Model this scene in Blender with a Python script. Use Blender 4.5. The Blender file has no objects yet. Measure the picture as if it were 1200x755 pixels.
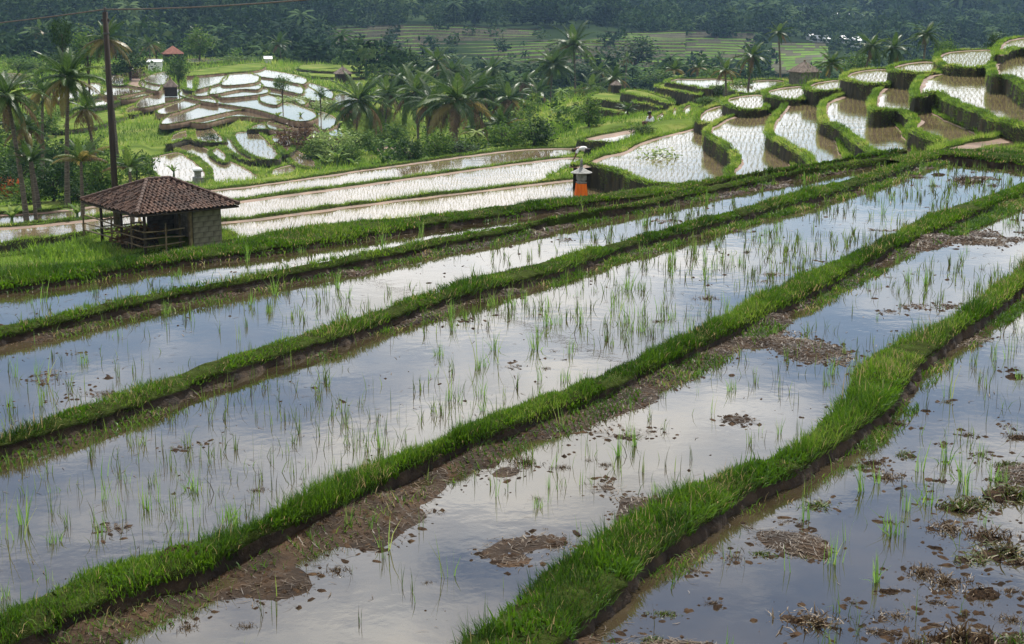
import bpy, math, random
import numpy as np
from mathutils import Vector, Matrix

random.seed(7)
rng = np.random.default_rng(7)
scene = bpy.context.scene
C = scene.collection

# ------------------------------------------------------------------ camera
CAMZ = 4.7
FPX = 1793.0                       # focal length in pixels of the 1200 px wide frame
PITCH = math.atan((377.5 + 20) / FPX)
cam_d = bpy.data.cameras.new("camera")
cam = bpy.data.objects.new("camera", cam_d)
C.objects.link(cam)
cam_d.sensor_width = 36
cam_d.lens = 36 * FPX / 1200
cam_d.clip_start = 0.1
cam_d.clip_end = 12000
cam.location = (0, 0, CAMZ)
cam.rotation_euler = (math.pi / 2 - PITCH, 0, 0)
scene.camera = cam

# ------------------------------------------------------------------ world, sun, exposure
SUN_EL, SUN_AZ = math.radians(56), math.radians(14)     # azimuth from +Y towards +X: the sun stands ahead, to the right
w = bpy.data.worlds.new("World")
scene.world = w
w.use_nodes = True
nt = w.node_tree
nt.nodes.clear()
N = nt.nodes.new
L = nt.links.new
out = N("ShaderNodeOutputWorld")
sky = N("ShaderNodeTexSky")
sky.sky_type = 'NISHITA'
sky.sun_disc = False
sky.sun_elevation = SUN_EL
sky.sun_rotation = SUN_AZ
sky.altitude = 600
sky.dust_density = 0.4
bg = N("ShaderNodeBackground")
bg.inputs[1].default_value = 0.09
L(sky.outputs[0], bg.inputs[0])
tc = N("ShaderNodeTexCoord")
sep = N("ShaderNodeSeparateXYZ")
L(tc.outputs["Generated"], sep.inputs[0])
mx = N("ShaderNodeMath"); mx.operation = 'MAXIMUM'; mx.inputs[1].default_value = 0.0
L(sep.outputs[2], mx.inputs[0])
ad = N("ShaderNodeMath"); ad.operation = 'ADD'; ad.inputs[1].default_value = 0.16
L(mx.outputs[0], ad.inputs[0])
dv = N("ShaderNodeVectorMath"); dv.operation = 'DIVIDE'
cb = N("ShaderNodeCombineXYZ")
for i in range(3):
    L(ad.outputs[0], cb.inputs[i])
L(tc.outputs["Generated"], dv.inputs[0])
L(cb.outputs[0], dv.inputs[1])
mp = N("ShaderNodeMapping"); mp.inputs["Scale"].default_value = (1, 1, 0); mp.inputs["Location"].default_value = (3.1, 0.7, 0)
L(dv.outputs[0], mp.inputs[0])
nz = N("ShaderNodeTexNoise"); nz.inputs["Scale"].default_value = 1.15; nz.inputs["Detail"].default_value = 7; nz.inputs["Roughness"].default_value = 0.55
L(mp.outputs[0], nz.inputs["Vector"])
cr = N("ShaderNodeValToRGB")
cr.color_ramp.elements[0].position = 0.45
cr.color_ramp.elements[1].position = 0.59
L(nz.outputs[0], cr.inputs[0])
bgc = N("ShaderNodeBackground")
nz2 = N("ShaderNodeTexNoise"); nz2.inputs["Scale"].default_value = 2.6; nz2.inputs["Detail"].default_value = 5
L(mp.outputs[0], nz2.inputs["Vector"])
cr2 = N("ShaderNodeValToRGB")
cr2.color_ramp.elements[0].position = 0.3; cr2.color_ramp.elements[0].color = (0.67, 0.67, 0.66, 1)
cr2.color_ramp.elements[1].position = 0.7; cr2.color_ramp.elements[1].color = (1.0, 0.99, 0.97, 1)
L(nz2.outputs[0], cr2.inputs[0])
L(cr2.outputs[0], bgc.inputs[0])
bgc.inputs[1].default_value = 1.5
ms = N("ShaderNodeMixShader")
L(cr.outputs[0], ms.inputs[0]); L(bg.outputs[0], ms.inputs[1]); L(bgc.outputs[0], ms.inputs[2])
L(ms.outputs[0], out.inputs[0])

sun_d = bpy.data.lights.new("sun", 'SUN')
sun_d.energy = 5.0
sun_d.angle = math.radians(0.6)
sun_d.color = (1.0, 0.955, 0.87)
sun = bpy.data.objects.new("sun", sun_d)
C.objects.link(sun)
sdir = Vector((math.sin(SUN_AZ) * math.cos(SUN_EL), math.cos(SUN_AZ) * math.cos(SUN_EL), math.sin(SUN_EL)))
sun.rotation_euler = sdir.to_track_quat('Z', 'Y').to_euler()
sun.location = (0, 0, 60)

scene.view_settings.view_transform = 'Standard'
scene.view_settings.look = 'None'
scene.view_settings.exposure = 0.52
scene.view_settings.gamma = 1.0
scene.view_settings.use_curve_mapping = False
scene.cycles.max_bounces = 6
scene.cycles.diffuse_bounces = 2
scene.cycles.glossy_bounces = 3
scene.cycles.transmission_bounces = 4
scene.cycles.volume_bounces = 0
scene.cycles.use_denoising = True

# ------------------------------------------------------------------ measuring helpers
CP, SP = math.cos(PITCH), math.sin(PITCH)
def ray(px, py):
    x = (np.asarray(px, float) - 600) / FPX
    y = -(np.asarray(py, float) - 377.5) / FPX
    return x, CP + y * SP, -SP + y * CP            # world direction (x right, y ahead, z up)
def at_z(px, py, z):
    x, y, zz = ray(px, py)
    t = (z - CAMZ) / zz
    return np.stack([x * t, y * t, np.full_like(np.asarray(x * t), z)], -1)
def at_d(px, py, d):
    x, y, zz = ray(px, py)
    t = d / y
    return Vector((float(x * t), float(d), float(CAMZ + zz * t)))
def proj(P):
    P = np.asarray(P, float)
    x, y, z = P[..., 0], P[..., 1], P[..., 2] - CAMZ
    dep = y * CP - z * SP
    up = y * SP + z * CP
    return 600 + FPX * x / dep, 377.5 - FPX * up / dep, dep

def _h(ix, iy, s):
    n = (ix.astype(np.int64) * 374761393 + iy.astype(np.int64) * 668265263 + s * 982451653) & 0x7fffffff
    n = ((n ^ (n >> 13)) * 1274126177) & 0x7fffffff
    n = (n ^ (n >> 16)) & 0xffff
    return n / 65535.0
def vnoise(x, y, s=0):
    x = np.asarray(x, float); y = np.asarray(y, float)
    ix, iy = np.floor(x), np.floor(y)
    fx, fy = x - ix, y - iy
    fx = fx * fx * (3 - 2 * fx); fy = fy * fy * (3 - 2 * fy)
    a, b, c, d = _h(ix, iy, s), _h(ix + 1, iy, s), _h(ix, iy + 1, s), _h(ix + 1, iy + 1, s)
    return a + (b - a) * fx + (c - a) * fy + (a - b - c + d) * fx * fy
def fbm(x, y, s=0, o=4):
    v = 0; a = 0.5; f = 1.0
    for i in range(o):
        v = v + a * vnoise(np.asarray(x) * f, np.asarray(y) * f, s + i * 17); a *= 0.5; f *= 2.03
    return v / (1 - 0.5 ** o)

# ------------------------------------------------------------------ mesh helpers
def tag(o, label=None, cat=None, group=None, kind=None):
    if label: o["label"] = label
    if cat: o["category"] = cat
    if group: o["group"] = group
    if kind: o["kind"] = kind
    return o
def make_mesh(name, V, F, mats, midx=None, v=None, smooth=False):
    me = bpy.data.meshes.new(name)
    V = np.asarray(V, np.float32).reshape(-1, 3)
    Fs = F if isinstance(F, list) else [F]
    loops = []; tot = []
    for f in Fs:
        if isinstance(f, np.ndarray):
            loops.append(f.ravel()); tot.append(np.full(len(f), f.shape[1]))
        else:
            loops.append(np.asarray(f)); tot.append(np.array([len(f)]))
    loops = np.concatenate(loops).astype(np.int32); tot = np.concatenate(tot).astype(np.int32)
    me.vertices.add(len(V)); me.vertices.foreach_set("co", V.ravel())
    me.loops.add(len(loops)); me.loops.foreach_set("vertex_index", loops)
    me.polygons.add(len(tot))
    st = np.zeros(len(tot), np.int32); st[1:] = np.cumsum(tot)[:-1]
    me.polygons.foreach_set("loop_start", st)
    me.polygons.foreach_set("loop_total", tot)
    for m in (mats if isinstance(mats, (list, tuple)) else [mats]):
        me.materials.append(m)
    if midx is not None:
        me.polygons.foreach_set("material_index", np.asarray(midx, np.int32))
    if smooth:
        me.polygons.foreach_set("use_smooth", np.ones(len(tot), bool))
    me.update(calc_edges=True)
    if v is not None:
        a = me.attributes.new("v", 'FLOAT', 'POINT')
        a.data.foreach_set("value", np.asarray(v, np.float32))
    return me
def link(name, me, parent=None, loc=(0, 0, 0)):
    o = bpy.data.objects.new(name, me)
    o.location = loc
    C.objects.link(o)
    if parent is not None:
        o.parent = parent
    return o
def obj(name, V, F, mats, parent=None, **k):
    return link(name, make_mesh(name, V, F, mats, **k), parent)
def empty(name, loc, rz=0.0, sc=1.0):
    o = bpy.data.objects.new(name, None)
    o.location = loc; o.rotation_euler = (0, 0, rz); o.scale = (sc, sc, sc)
    o.empty_display_size = 0.2
    C.objects.link(o)
    return o
class MB:
    """collects boxes, tubes and free faces into one mesh"""
    def __init__(self): self.V = []; self.F = []
    def add(self, V, F):
        n = len(self.V); self.V += [tuple(p) for p in V]; self.F += [tuple(i + n for i in f) for f in F]
    def box(self, c, s, M=None, jit=0):
        P = []
        for dz in (-1, 1):
            for dy in (-1, 1):
                for dx in (-1, 1):
                    p = Vector((dx * s[0] / 2, dy * s[1] / 2, dz * s[2] / 2))
                    if M is not None: p = M @ p
                    P.append((c[0] + p[0] + random.uniform(-jit, jit), c[1] + p[1] + random.uniform(-jit, jit), c[2] + p[2] + random.uniform(-jit, jit)))
        self.add(P, [(0, 2, 3, 1), (4, 5, 7, 6), (0, 1, 5, 4), (2, 6, 7, 3), (0, 4, 6, 2), (1, 3, 7, 5)])
    def tube(self, pts, rad, n=6, cap=True):
        pts = [Vector(p) for p in pts]
        if not isinstance(rad, (list, tuple)): rad = [rad] * len(pts)
        V = []; F = []
        for i, p in enumerate(pts):
            t = (pts[min(i + 1, len(pts) - 1)] - pts[max(i - 1, 0)]).normalized()
            a = t.orthogonal().normalized() if abs(t.z) < 0.99 else Vector((1, 0, 0))
            if abs(t.z) < 0.99: a = t.cross(Vector((0, 0, 1))).normalized()
            b = t.cross(a)
            for k in range(n):
                q = 2 * math.pi * k / n
                V.append(p + (a * math.cos(q) + b * math.sin(q)) * rad[i])
        for i in range(len(pts) - 1):
            for k in range(n):
                F.append((i * n + k, i * n + (k + 1) % n, (i + 1) * n + (k + 1) % n, (i + 1) * n + k))
        if cap:
            F.append(tuple(range(n - 1, -1, -1))); F.append(tuple((len(pts) - 1) * n + k for k in range(n)))
        self.add(V, F)
    def lathe(self, prof, n=12, c=(0, 0, 0)):
        V = []; F = []
        for r, z in prof:
            for k in range(n):
                q = 2 * math.pi * k / n
                V.append((c[0] + r * math.cos(q), c[1] + r * math.sin(q), c[2] + z))
        m = len(prof)
        for i in range(m - 1):
            for k in range(n):
                F.append((i * n + k, i * n + (k + 1) % n, (i + 1) * n + (k + 1) % n, (i + 1) * n + k))
        F.append(tuple(range(n - 1, -1, -1))); F.append(tuple((m - 1) * n + k for k in range(n)))
        self.add(V, F)
    def build(self, name, mat, parent=None, smooth=False, bevel=0):
        me = bpy.data.meshes.new(name)
        me.from_pydata(self.V, [], self.F)
        for m in (mat if isinstance(mat, (list, tuple)) else [mat]): me.materials.append(m)
        if smooth: me.polygons.foreach_set("use_smooth", np.ones(len(me.polygons), bool))
        me.update()
        o = link(name, me, parent)
        if bevel:
            b = o.modifiers.new("bevel", 'BEVEL'); b.width = bevel; b.segments = 2
        return o

from mathutils.geometry import delaunay_2d_cdt
def sheet(name, outline, z, mat, parent=None):
    """a flat sheet with the given outline"""
    vs = [Vector((float(p[0]), float(p[1]))) for p in outline]
    n = len(vs)
    v, e, f, *_ = delaunay_2d_cdt(vs, [(i, (i + 1) % n) for i in range(n)], [], 1, 1e-4)
    me = bpy.data.meshes.new(name)
    me.from_pydata([(p.x, p.y, z) for p in v], [], [tuple(t) for t in f])
    me.materials.append(mat); me.update()
    if len(me.polygons) and sum(p.normal.z for p in me.polygons) < 0: me.flip_normals()
    return link(name, me, parent)

# ------------------------------------------------------------------ materials
def new_mat(name):
    m = bpy.data.materials.new(name); m.use_nodes = True
    m.node_tree.nodes.clear()
    o = m.node_tree.nodes.new("ShaderNodeOutputMaterial")
    return m, m.node_tree, o
def ramp(nt, cols, pos=None):
    r = nt.nodes.new("ShaderNodeValToRGB")
    e = r.color_ramp.elements
    n = len(cols)
    pos = pos or [i / (n - 1) for i in range(n)]
    e[0].position = pos[0]; e[0].color = (*cols[0], 1)
    e[1].position = pos[-1]; e[1].color = (*cols[-1], 1)
    for i in range(1, n - 1):
        k = e.new(pos[i]); k.color = (*cols[i], 1)
    return r
def noise(nt, scale, detail=4, rough=0.55, stretch=None, coord="Object"):
    t = nt.nodes.new("ShaderNodeTexCoord")
    n = nt.nodes.new("ShaderNodeTexNoise")
    n.inputs["Scale"].default_value = scale; n.inputs["Detail"].default_value = detail; n.inputs["Roughness"].default_value = rough
    if stretch:
        mp = nt.nodes.new("ShaderNodeMapping"); mp.inputs["Scale"].default_value = stretch
        nt.links.new(t.outputs[coord], mp.inputs[0]); nt.links.new(mp.outputs[0], n.inputs["Vector"])
    else:
        nt.links.new(t.outputs[coord], n.inputs["Vector"])
    return n
def mat_noise(name, cols, scale, rough=0.9, bump=0.0, bscale=None, pos=None, stretch=None, spec=0.3, detail=5):
    m, nt, o = new_mat(name)
    b = nt.nodes.new("ShaderNodeBsdfPrincipled")
    n = noise(nt, scale, detail, stretch=stretch)
    r = ramp(nt, cols, pos or [0.3 + 0.4 * i / (len(cols) - 1) for i in range(len(cols))])
    nt.links.new(n.outputs[0], r.inputs[0]); nt.links.new(r.outputs[0], b.inputs["Base Color"])
    b.inputs["Roughness"].default_value = rough
    b.inputs["Specular IOR Level"].default_value = spec
    if bump:
        n2 = noise(nt, bscale or scale * 3, 6, 0.65, stretch=stretch)
        bp = nt.nodes.new("ShaderNodeBump"); bp.inputs["Strength"].default_value = 1.0; bp.inputs["Distance"].default_value = bump
        nt.links.new(n2.outputs[0], bp.inputs["Height"]); nt.links.new(bp.outputs[0], b.inputs["Normal"])
    nt.links.new(b.outputs[0], o.inputs[0])
    return m
def mat_leaf(name, cols, trans=0.35, rough=0.5, objrand=False, pos=None, spec=0.3, dry=False):
    """leaf blade: diffuse/gloss with light coming through; colour varies from blade to blade"""
    m, nt, o = new_mat(name)
    b = nt.nodes.new("ShaderNodeBsdfPrincipled")
    b.inputs["Roughness"].default_value = rough
    b.inputs["Specular IOR Level"].default_value = spec
    r = ramp(nt, cols, pos)
    a = nt.nodes.new("ShaderNodeAttribute"); a.attribute_name = "v"
    if objrand:
        oi = nt.nodes.new("ShaderNodeObjectInfo")
        mm = nt.nodes.new("ShaderNodeMath"); mm.operation = 'MULTIPLY_ADD'; mm.inputs[1].default_value = 0.55
        m2 = nt.nodes.new("ShaderNodeMath"); m2.operation = 'MULTIPLY'; m2.inputs[1].default_value = 0.45
        nt.links.new(oi.outputs["Random"], m2.inputs[0])
        nt.links.new(a.outputs["Fac"], mm.inputs[0]); nt.links.new(m2.outputs[0], mm.inputs[2])
        nt.links.new(mm.outputs[0], r.inputs[0])
    else:
        nt.links.new(a.outputs["Fac"], r.inputs[0])
    if dry:                                        # straw coloured dead blades among the green
        e = r.color_ramp.elements.new(1.0); e.color = (0.30, 0.235, 0.11, 1)
    nt.links.new(r.outputs[0], b.inputs["Base Color"])
    t = nt.nodes.new("ShaderNodeBsdfTranslucent")
    hs = nt.nodes.new("ShaderNodeHueSaturation"); hs.inputs["Value"].default_value = 1.5; hs.inputs["Hue"].default_value = 0.49
    nt.links.new(r.outputs[0], hs.inputs["Color"]); nt.links.new(hs.outputs[0], t.inputs["Color"])
    mix = nt.nodes.new("ShaderNodeMixShader"); mix.inputs[0].default_value = trans
    nt.links.new(b.outputs[0], mix.inputs[1]); nt.links.new(t.outputs[0], mix.inputs[2])
    nt.links.new(mix.outputs[0], o.inputs[0])
    return m
def mat_water(name, mud, ripple=0.0015, rough=0.02, ior=2.1):
    m, nt, o = new_mat(name)
    b = nt.nodes.new("ShaderNodeBsdfPrincipled")
    n = noise(nt, 0.7, 5, 0.6)
    r = ramp(nt, mud, [0.35, 0.65])
    nt.links.new(n.outputs[0], r.inputs[0]); nt.links.new(r.outputs[0], b.inputs["Base Color"])
    b.inputs["Roughness"].default_value = rough
    b.inputs["IOR"].default_value = ior
    n2 = noise(nt, 6.0, 3, 0.5); n3 = noise(nt, 0.9, 2, 0.5)
    ad = nt.nodes.new("ShaderNodeMath"); ad.operation = 'MULTIPLY_ADD'; ad.inputs[1].default_value = 4.0
    nt.links.new(n3.outputs[0], ad.inputs[0]); nt.links.new(n2.outputs[0], ad.inputs[2])
    bp = nt.nodes.new("ShaderNodeBump"); bp.inputs["Distance"].default_value = ripple; bp.inputs["Strength"].default_value = 1.0
    nt.links.new(ad.outputs[0], bp.inputs["Height"]); nt.links.new(bp.outputs[0], b.inputs["Normal"])
    nt.links.new(b.outputs[0], o.inputs[0])
    return m

M = {}
M['grass'] = mat_leaf('grass_blade', [(0.012, 0.038, 0.002), (0.037, 0.098, 0.004), (0.072, 0.158, 0.007), (0.15, 0.225, 0.03)], 0.34, pos=[0, 0.4, 0.85, .94], dry=True)
M['grass_far'] = mat_leaf('terrace_grass_blade', [(0.035, 0.085, 0.008), (0.095, 0.19, 0.016), (0.175, 0.28, 0.03), (0.33, 0.35, 0.09)], 0.42, pos=[0, 0.4, 0.85, 1])
M['dry'] = mat_leaf('dry_straw', [(0.020, 0.012, 0.006), (0.05, 0.030, 0.014), (0.088, 0.056, 0.026), (0.19, 0.135, 0.068)], 0.15)
M['rice'] = mat_leaf('rice_leaf', [(0.05, 0.12, 0.02), (0.09, 0.21, 0.03), (0.15, 0.28, 0.05), (0.22, 0.26, 0.08)], 0.45, objrand=False)
M['shoot'] = mat_leaf('rice_shoot', [(0.035, 0.03, 0.012), (0.045, 0.085, 0.014), (0.08, 0.15, 0.022), (0.15, 0.22, 0.04)], 0.4)
M['seedling'] = mat_leaf('seedling_leaf', [(0.10, 0.11, 0.03), (0.18, 0.19, 0.05), (0.26, 0.23, 0.09)], 0.35)
M['turf'] = mat_noise('turf_soil', [(0.020, 0.022, 0.007), (0.034, 0.048, 0.010), (0.055, 0.075, 0.018)], 6, 1.0, 0.05, 25, spec=.03, detail=8)
M['turf_far'] = mat_noise('meadow_soil', [(0.05, 0.08, 0.015), (0.10, 0.145, 0.025), (0.19, 0.20, 0.06)], 0.25, 1.0, 0.25, 1.5, detail=9, spec=0.03)
M['earth'] = mat_noise('dark_wet_earth', [(0.014, 0.009, 0.006), (0.035, 0.022, 0.013), (0.065, 0.042, 0.024)], 5, 0.85, 0.04, 14)
M['riser'] = mat_noise('mossy_earth_riser', [(0.012, 0.010, 0.006), (0.035, 0.032, 0.014), (0.075, 0.06, 0.028)], 3.0, 0.9, 0.06, 9, stretch=(1, 1, 0.25))
M['riser_brown'] = mat_noise('brown_earth_riser', [(0.09, 0.055, 0.032), (0.17, 0.11, 0.065), (0.25, 0.18, 0.11)], 1.5, 0.95, 0.05, 6, stretch=(1, 1, 0.4))
M['mud'] = mat_noise('paddy_mud', [(0.012, 0.007, 0.004), (0.030, 0.018, 0.010), (0.070, 0.040, 0.020)], 3.2, 0.75, 0.04, 14, spec=0.12, detail=9)
M['mud_red'] = mat_noise('red_brown_mud', [(0.07, 0.036, 0.018), (0.135, 0.072, 0.038), (0.20, 0.12, 0.065)], 1.2, 0.7, 0.02, 10, spec=0.5)
M['clod'] = mat_noise('mud_clod', [(0.010, 0.006, 0.003), (0.030, 0.017, 0.009), (0.072, 0.042, 0.021)], 9, 0.85, 0.02, 40, spec=.1)
M['water'] = mat_water('muddy_water', [(0.022, 0.017, 0.009), (0.055, 0.042, 0.024)], 0.0009)
M['water_far'] = mat_water('terrace_water', [(0.10, 0.075, 0.045), (0.17, 0.125, 0.08)], 0.0015, 0.05, 1.75)
M['forest_floor'] = mat_noise('forest_floor', [(0.008, 0.016, 0.006), (0.018, 0.033, 0.010), (0.035, 0.055, 0.018)], 0.02, 1.0, 0.3, 0.5, detail=8, spec=.02)
M['forest'] = mat_leaf('forest_leaf', [(0.006, 0.016, 0.007), (0.014, 0.034, 0.012), (0.030, 0.062, 0.018), (0.065, 0.10, 0.035)], 0.15, 0.9, spec=.05)
M['leaf'] = mat_leaf('broad_leaf', [(0.015, 0.04, 0.008), (0.04, 0.09, 0.014), (0.085, 0.15, 0.025), (0.16, 0.21, 0.055)], 0.35, 0.65, spec=.12)
M['leaf_dark'] = mat_leaf('dark_leaf', [(0.007, 0.02, 0.005), (0.017, 0.042, 0.009), (0.035, 0.073, 0.016), (0.07, 0.115, 0.03)], 0.25, 0.65, spec=.12)
M['leaf_brown'] = mat_leaf('reddish_leaf', [(0.04, 0.02, 0.012), (0.09, 0.05, 0.025), (0.13, 0.10, 0.04)], 0.3, 0.5)
M['leaf_orange'] = mat_leaf('orange_leaf', [(0.30, 0.04, 0.01), (0.55, 0.13, 0.02), (0.55, 0.30, 0.05)], 0.35, 0.5)
M['leaf_pale'] = mat_leaf('pale_leaf', [(0.07, 0.13, 0.03), (0.18, 0.26, 0.07), (0.34, 0.40, 0.16)], 0.4, 0.4)
M['red_leaf'] = mat_leaf('red_leaf', [(0.30, 0.015, 0.02), (0.6, 0.04, 0.05)], 0.3, 0.5)
M['frond'] = mat_leaf('palm_leaflet', [(0.008, 0.022, 0.005), (0.022, 0.052, 0.009), (0.05, 0.095, 0.015), (0.12, 0.15, 0.04)], 0.3, 0.42, objrand=True, spec=.25)
M['frond_yellow'] = mat_leaf('yellow_palm_leaflet', [(0.08, 0.065, 0.015), (0.15, 0.12, 0.03), (0.24, 0.20, 0.06)], 0.3, 0.4, objrand=True)
M['frond_dead'] = mat_leaf('dead_palm_leaflet', [(0.06, 0.035, 0.015), (0.12, 0.075, 0.035), (0.19, 0.13, 0.065)], 0.2, 0.6, objrand=True)
M['trunk'] = mat_noise('palm_bark', [(0.04, 0.032, 0.024), (0.10, 0.082, 0.062), (0.17, 0.14, 0.11)], 4, 0.9, 0.03, 8, stretch=(1, 1, 5))
M['bark'] = mat_noise('tree_bark', [(0.03, 0.022, 0.015), (0.08, 0.06, 0.042)], 5, 0.9, 0.03, 12)
M['pole'] = mat_noise('old_pole_wood', [(0.012, 0.009, 0.007), (0.03, 0.021, 0.016), (0.05, 0.036, 0.028)], 3, 0.85, 0.01, 20, stretch=(3, 3, 0.3))
M['metal'] = mat_noise('dull_metal', [(0.03, 0.03, 0.03), (0.06, 0.06, 0.06)], 5, 0.5)
M['wire'] = mat_noise('wire_sheath', [(0.06, 0.045, 0.035), (0.10, 0.075, 0.06)], 5, 0.7)
M['tile'] = None
M['block'] = mat_noise('grey_block', [(0.055, 0.05, 0.04), (0.11, 0.10, 0.08), (0.17, 0.155, 0.125)], 3.5, 0.95, 0.01, 40)
M['mortar'] = mat_noise('mortar', [(0.03, 0.027, 0.022), (0.055, 0.05, 0.04)], 8, 0.95)
M['bamboo'] = mat_noise('weathered_bamboo', [(0.05, 0.036, 0.02), (0.11, 0.08, 0.045), (0.19, 0.145, 0.085)], 6, 0.7, 0.004, 30)
M['timber'] = mat_noise('dark_timber', [(0.016, 0.012, 0.008), (0.04, 0.03, 0.02)], 6, 0.85, 0.004, 30)
M['stone'] = mat_noise('grey_shrine_stone', [(0.09, 0.088, 0.08), (0.19, 0.185, 0.17), (0.3, 0.295, 0.28)], 9, 0.9, 0.01, 30)
M['pale_stone'] = mat_noise('pale_weathered_stone', [(0.12, 0.12, 0.115), (0.33, 0.33, 0.31)], 9, .9)
M['white'] = mat_noise('white_cloth', [(0.6, 0.6, 0.6), (0.78, 0.78, 0.77)], 8, 0.9)
M['orange'] = mat_noise('orange_cloth', [(0.62, 0.10, 0.008), (0.85, 0.19, 0.015)], 6, 0.85, 0.02, 12, stretch=(1, 1, 0.2))
M['skin'] = mat_noise('brown_skin', [(0.12, 0.06, 0.035), (0.17, 0.09, 0.055)], 10, 0.6)
M['hair'] = mat_noise('black_hair', [(0.008, 0.007, 0.006), (0.02, 0.016, 0.013)], 20, 0.6)
M['dark_cloth'] = mat_noise('dark_cloth', [(0.015, 0.016, 0.02), (0.035, 0.036, 0.045)], 10, 0.9)
M['whitewash'] = mat_noise('whitewashed_wall', [(0.55, 0.54, 0.5), (0.75, 0.74, 0.71)], 1.5, 0.9)
M['tin'] = mat_noise('pale_tin_roof', [(0.55, 0.56, 0.57), (0.75, 0.76, 0.77)], 1.0, 0.5)
M['red_roof'] = mat_noise('red_tile_roof', [(0.13, 0.05, 0.035), (0.24, 0.10, 0.07)], 3, 0.9, 0.03, 9)
M['thatch'] = mat_noise('thatch', [(0.06, 0.045, 0.035), (0.13, 0.10, 0.08), (0.2, 0.16, 0.13)], 4, 0.95, 0.03, 18, stretch=(1, 1, 0.4))
M['glass'] = mat_noise('dark_pane', [(0.02, 0.022, 0.025), (0.04, 0.042, 0.046)], 3, 0.15, spec=0.5)
def mat_tile():
    m, nt, o = new_mat('clay_tile')
    b = nt.nodes.new("ShaderNodeBsdfPrincipled"); b.inputs["Roughness"].default_value = 0.85
    a = nt.nodes.new("ShaderNodeAttribute"); a.attribute_name = "v"
    r = ramp(nt, [(0.022, 0.012, 0.008), (0.058, 0.029, 0.018), (0.11, 0.054, 0.033), (0.24, 0.15, 0.10)], [0, 0.4, 0.8, 1])
    n = noise(nt, 9, 5)
    mixv = nt.nodes.new("ShaderNodeMath"); mixv.operation = 'MULTIPLY_ADD'; mixv.inputs[1].default_value = 0.6
    n2 = nt.nodes.new("ShaderNodeMath"); n2.operation = 'MULTIPLY'; n2.inputs[1].default_value = 0.4
    nt.links.new(n.outputs[0], n2.inputs[0]); nt.links.new(a.outputs["Fac"], mixv.inputs[0]); nt.links.new(n2.outputs[0], mixv.inputs[2])
    nt.links.new(mixv.outputs[0], r.inputs[0]); nt.links.new(r.outputs[0], b.inputs["Base Color"])
    nt.links.new(b.outputs[0], o.inputs[0])
    return m
M['tile'] = mat_tile()

# ------------------------------------------------------------------ blades of grass, straw, rice
def blades(P, H, W, ang, lean, v, segs=2, face=None):
    """P base points; H length, W width; ang compass of the lean, lean 0 upright .. 1.2 lying"""
    n = len(P)
    if n == 0:
        return np.zeros((0, 3)), [np.zeros((0, 3), int)], np.zeros(0)
    P = np.asarray(P, float)
    dx, dy = np.cos(ang), np.sin(ang)
    f = rng.uniform(0, 2 * np.pi, n) if face is None else face
    sx, sy = np.cos(f) * W / 2, np.sin(f) * W / 2
    s1, c1 = np.sin(lean * 0.45), np.cos(lean * 0.45)
    s2, c2 = np.sin(np.minimum(lean, 2.4)), np.cos(np.minimum(lean, 2.4))
    mid = P + np.stack([dx * s1 * H * .5, dy * s1 * H * .5, c1 * H * .5], -1)
    tip = mid + np.stack([dx * s2 * H * .5, dy * s2 * H * .5, c2 * H * .5], -1)
    side = np.stack([sx, sy, np.zeros(n)], -1)
    i = np.arange(n)
    if segs == 1:
        V = np.stack([P - side, P + side, tip], 1).reshape(-1, 3)
        F = np.stack([i * 3, i * 3 + 1, i * 3 + 2], -1)
        return V, [F], np.repeat(v, 3)
    V = np.stack([P - side, P + side, mid - side * .8, mid + side * .8, tip], 1).reshape(-1, 3)
    b = i * 5
    Q = np.stack([b, b + 1, b + 3, b + 2], -1)
    T = np.stack([b + 2, b + 3, b + 4], -1)
    return V, [Q, T], np.repeat(v, 5)
def slivers(P, Ln, W, ang, tilt, v):
    n = len(P); i = np.arange(n)
    ax = np.stack([np.cos(ang) * np.cos(tilt), np.sin(ang) * np.cos(tilt), np.sin(tilt)], -1) * (Ln / 2)[:, None]
    sd = np.stack([-np.sin(ang), np.cos(ang), np.zeros(n)], -1) * (W / 2)[:, None]
    bend = rng.normal(0, .12, n)[:, None] * np.stack([-np.sin(ang), np.cos(ang), np.zeros(n)], -1) * Ln[:, None]
    V = np.stack([P - ax - sd * .5, P - ax + sd * .5, P + bend - sd, P + bend + sd, P + ax - sd * .4, P + ax + sd * .4], 1).reshape(-1, 3)
    b = i * 6
    return V, [np.stack([b, b + 2, b + 3, b + 1], -1), np.stack([b + 2, b + 4, b + 5, b + 3], -1)], np.repeat(v, 6)
def in_view(P, mx=380, my=160):
    x, y, d = proj(P)
    return (x > -mx) & (x < 1200 + mx) & (y > -my) & (y < 755 + my) & (d > 1)
def patchy(P, s=1.3, seed=3):
    return np.clip(0.5 + (fbm(P[:, 0] * s, P[:, 1] * s, seed, 3) - 0.5) * 1.5 + rng.normal(0, 0.23, len(P)), 0, 1)

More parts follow.
